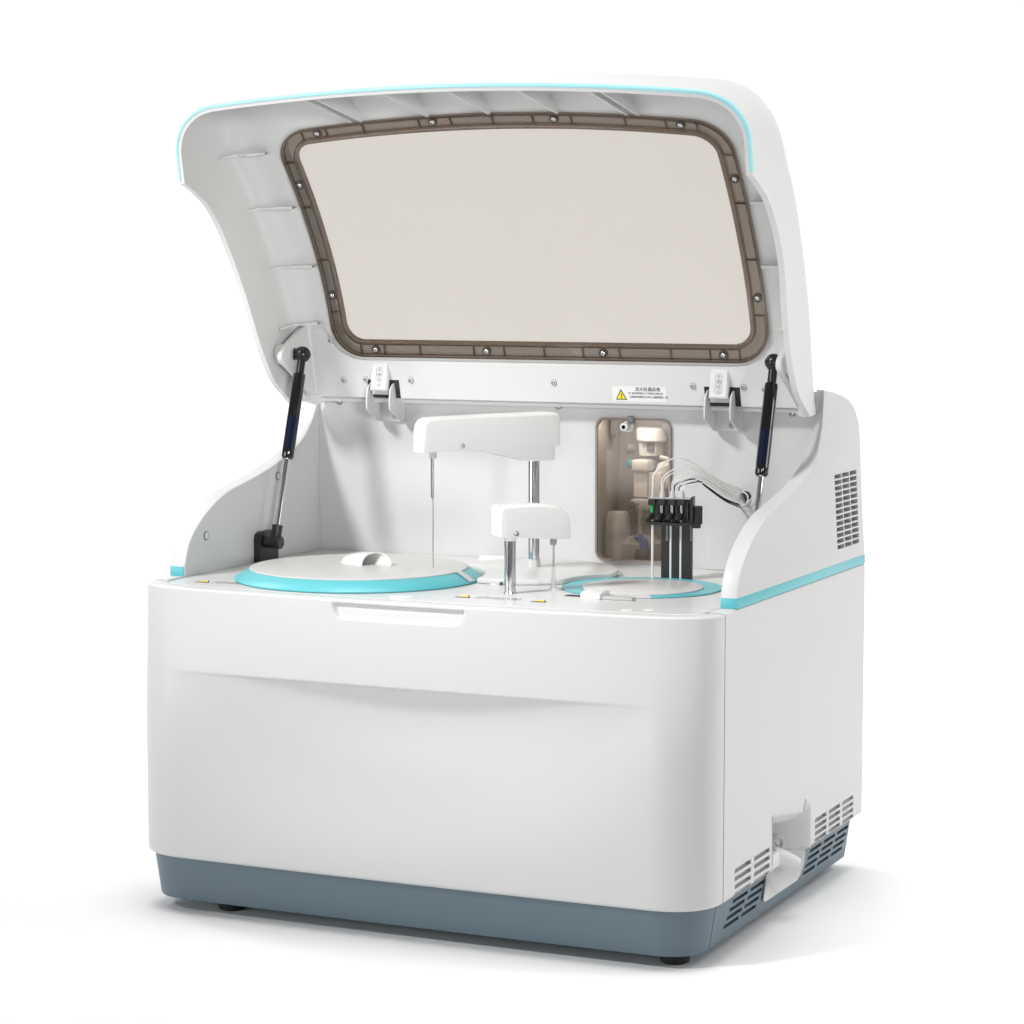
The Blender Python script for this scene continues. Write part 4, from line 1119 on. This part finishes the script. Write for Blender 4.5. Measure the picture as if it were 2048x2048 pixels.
# ------------------------------------------------------------------ setting: seamless white sweep
bm = bmesh.new()
prof = [(-0.95, 0.0), (0.0, 0.0), (2.6, 0.0)]
for k in range(1, 17):
    t = math.radians(90*k/16); prof.append((2.6+1.4*math.sin(t), 1.4*(1-math.cos(t))))
prof += [(4.0, 3.0), (4.0, 5.0)]
grid(bm, [[(x, y, z) for x in (-10, -6, -3, 0, 3, 6, 10)] for y, z in prof])
me = bpy.data.meshes.new('backdrop_sweep')
bmesh.ops.recalc_face_normals(bm, faces=bm.faces)
for f in bm.faces: f.smooth = True
bm.to_mesh(me); bm.free()
me.materials.append(mat('backdrop_paper', (0.95, 0.95, 0.95), 0.9, spec=0.1, bump=0.02, bscale=200))
bd = bpy.data.objects.new('backdrop_sweep', me); COL.objects.link(bd); bd['kind'] = 'structure'; bd['label'] = 'seamless white studio sweep under and behind the machine'

# ------------------------------------------------------------------ light
def area(name, loc, target, sx, sy, power, col=(1, 1, 1), spread=180):
    l = bpy.data.lights.new(name, 'AREA'); l.shape = 'RECTANGLE'; l.size = sx; l.size_y = sy; l.energy = power; l.color = col
    l.spread = math.radians(spread)
    o = bpy.data.objects.new(name, l); COL.objects.link(o); o.location = loc
    o.rotation_euler = (Vector(target)-Vector(loc)).to_track_quat('-Z', 'Y').to_euler()
    return o
area('overhead_softbox', (0.0, 0.3, 9.0), (0.0, 0.3, 0), 4.6, 4.2, 136, spread=90)
area('left_softbox', (-2.2, -2.9, 0.74), (0, 0.2, 0.68), 2.2, 1.1, 38)
area('right_softbox', (3.2, 0.80, 1.10), (0.0, 0.35, 0.6), 1.4, 0.9, 20)
area('backdrop_light_left', (-3.2, 1.2, 3.2), (-1.8, 4.0, 1.6), 1.8, 1.5, 78)
area('backdrop_light_right', (3.0, 1.4, 3.4), (1.2, 4.0, 1.4), 1.5, 1.5, 62)
def snoot(name, loc, target, cone, blend, radius, power, wide=1.0):
    l = bpy.data.lights.new(name, 'SPOT'); l.energy = power; l.spot_size = math.radians(cone); l.spot_blend = blend; l.shadow_soft_size = radius
    o = bpy.data.objects.new(name, l); COL.objects.link(o); o.location = loc
    o.rotation_euler = (Vector(target)-Vector(loc)).to_track_quat('-Z', 'Y').to_euler(); o.scale = (wide, 1, 1)
snoot('snooted_key', (-2.0, -2.7, 3.5), (-0.11, 0.2, 0.640), 11.6, 0.50, 0.45, 1080, 1.85)
snoot('snooted_fill', (1.15, -3.1, 1.05), (0.14, 0.34, 0.80), 15.0, 0.7, 0.50, 140)
snoot('snooted_side_fill', (2.4, -2.6, 1.10), (-0.35, 0.34, 0.84), 12.5, 0.8, 0.50, 660)

area('niche_fill', (0.122, 0.5285, 0.716-ZO), (0.122, 0.590, 0.60-ZO), 0.10, 0.006, 0.13)  # added fill light to brighten the niche, not a lamp of the machine

w = bpy.data.worlds.new('World'); SC.world = w; w.use_nodes = True
w.node_tree.nodes['Background'].inputs[0].default_value = (1, 1, 1, 1)
w.node_tree.nodes['Background'].inputs[1].default_value = 0.15

# ------------------------------------------------------------------ camera
cam = bpy.data.cameras.new('camera'); co = bpy.data.objects.new('camera', cam); COL.objects.link(co)
cam.sensor_width = 36; cam.lens = 5137.6/2048*36; cam.clip_end = 100; cam.clip_start = 0.05
co.location = (1.5437, -2.9943, 0.9489-ZO)
co.rotation_euler = (math.radians(90-5.5577), 0, math.radians(24.7288))
SC.camera = co
SC.view_settings.view_transform = 'Standard'; SC.view_settings.look = 'None'
SC.view_settings.exposure = 0; SC.view_settings.gamma = 1
SC.view_settings.use_curve_mapping = False
SC.render.engine = 'CYCLES'
SC.cycles.use_denoising = True
SC.cycles.max_bounces = 12; SC.cycles.transparent_max_bounces = 24
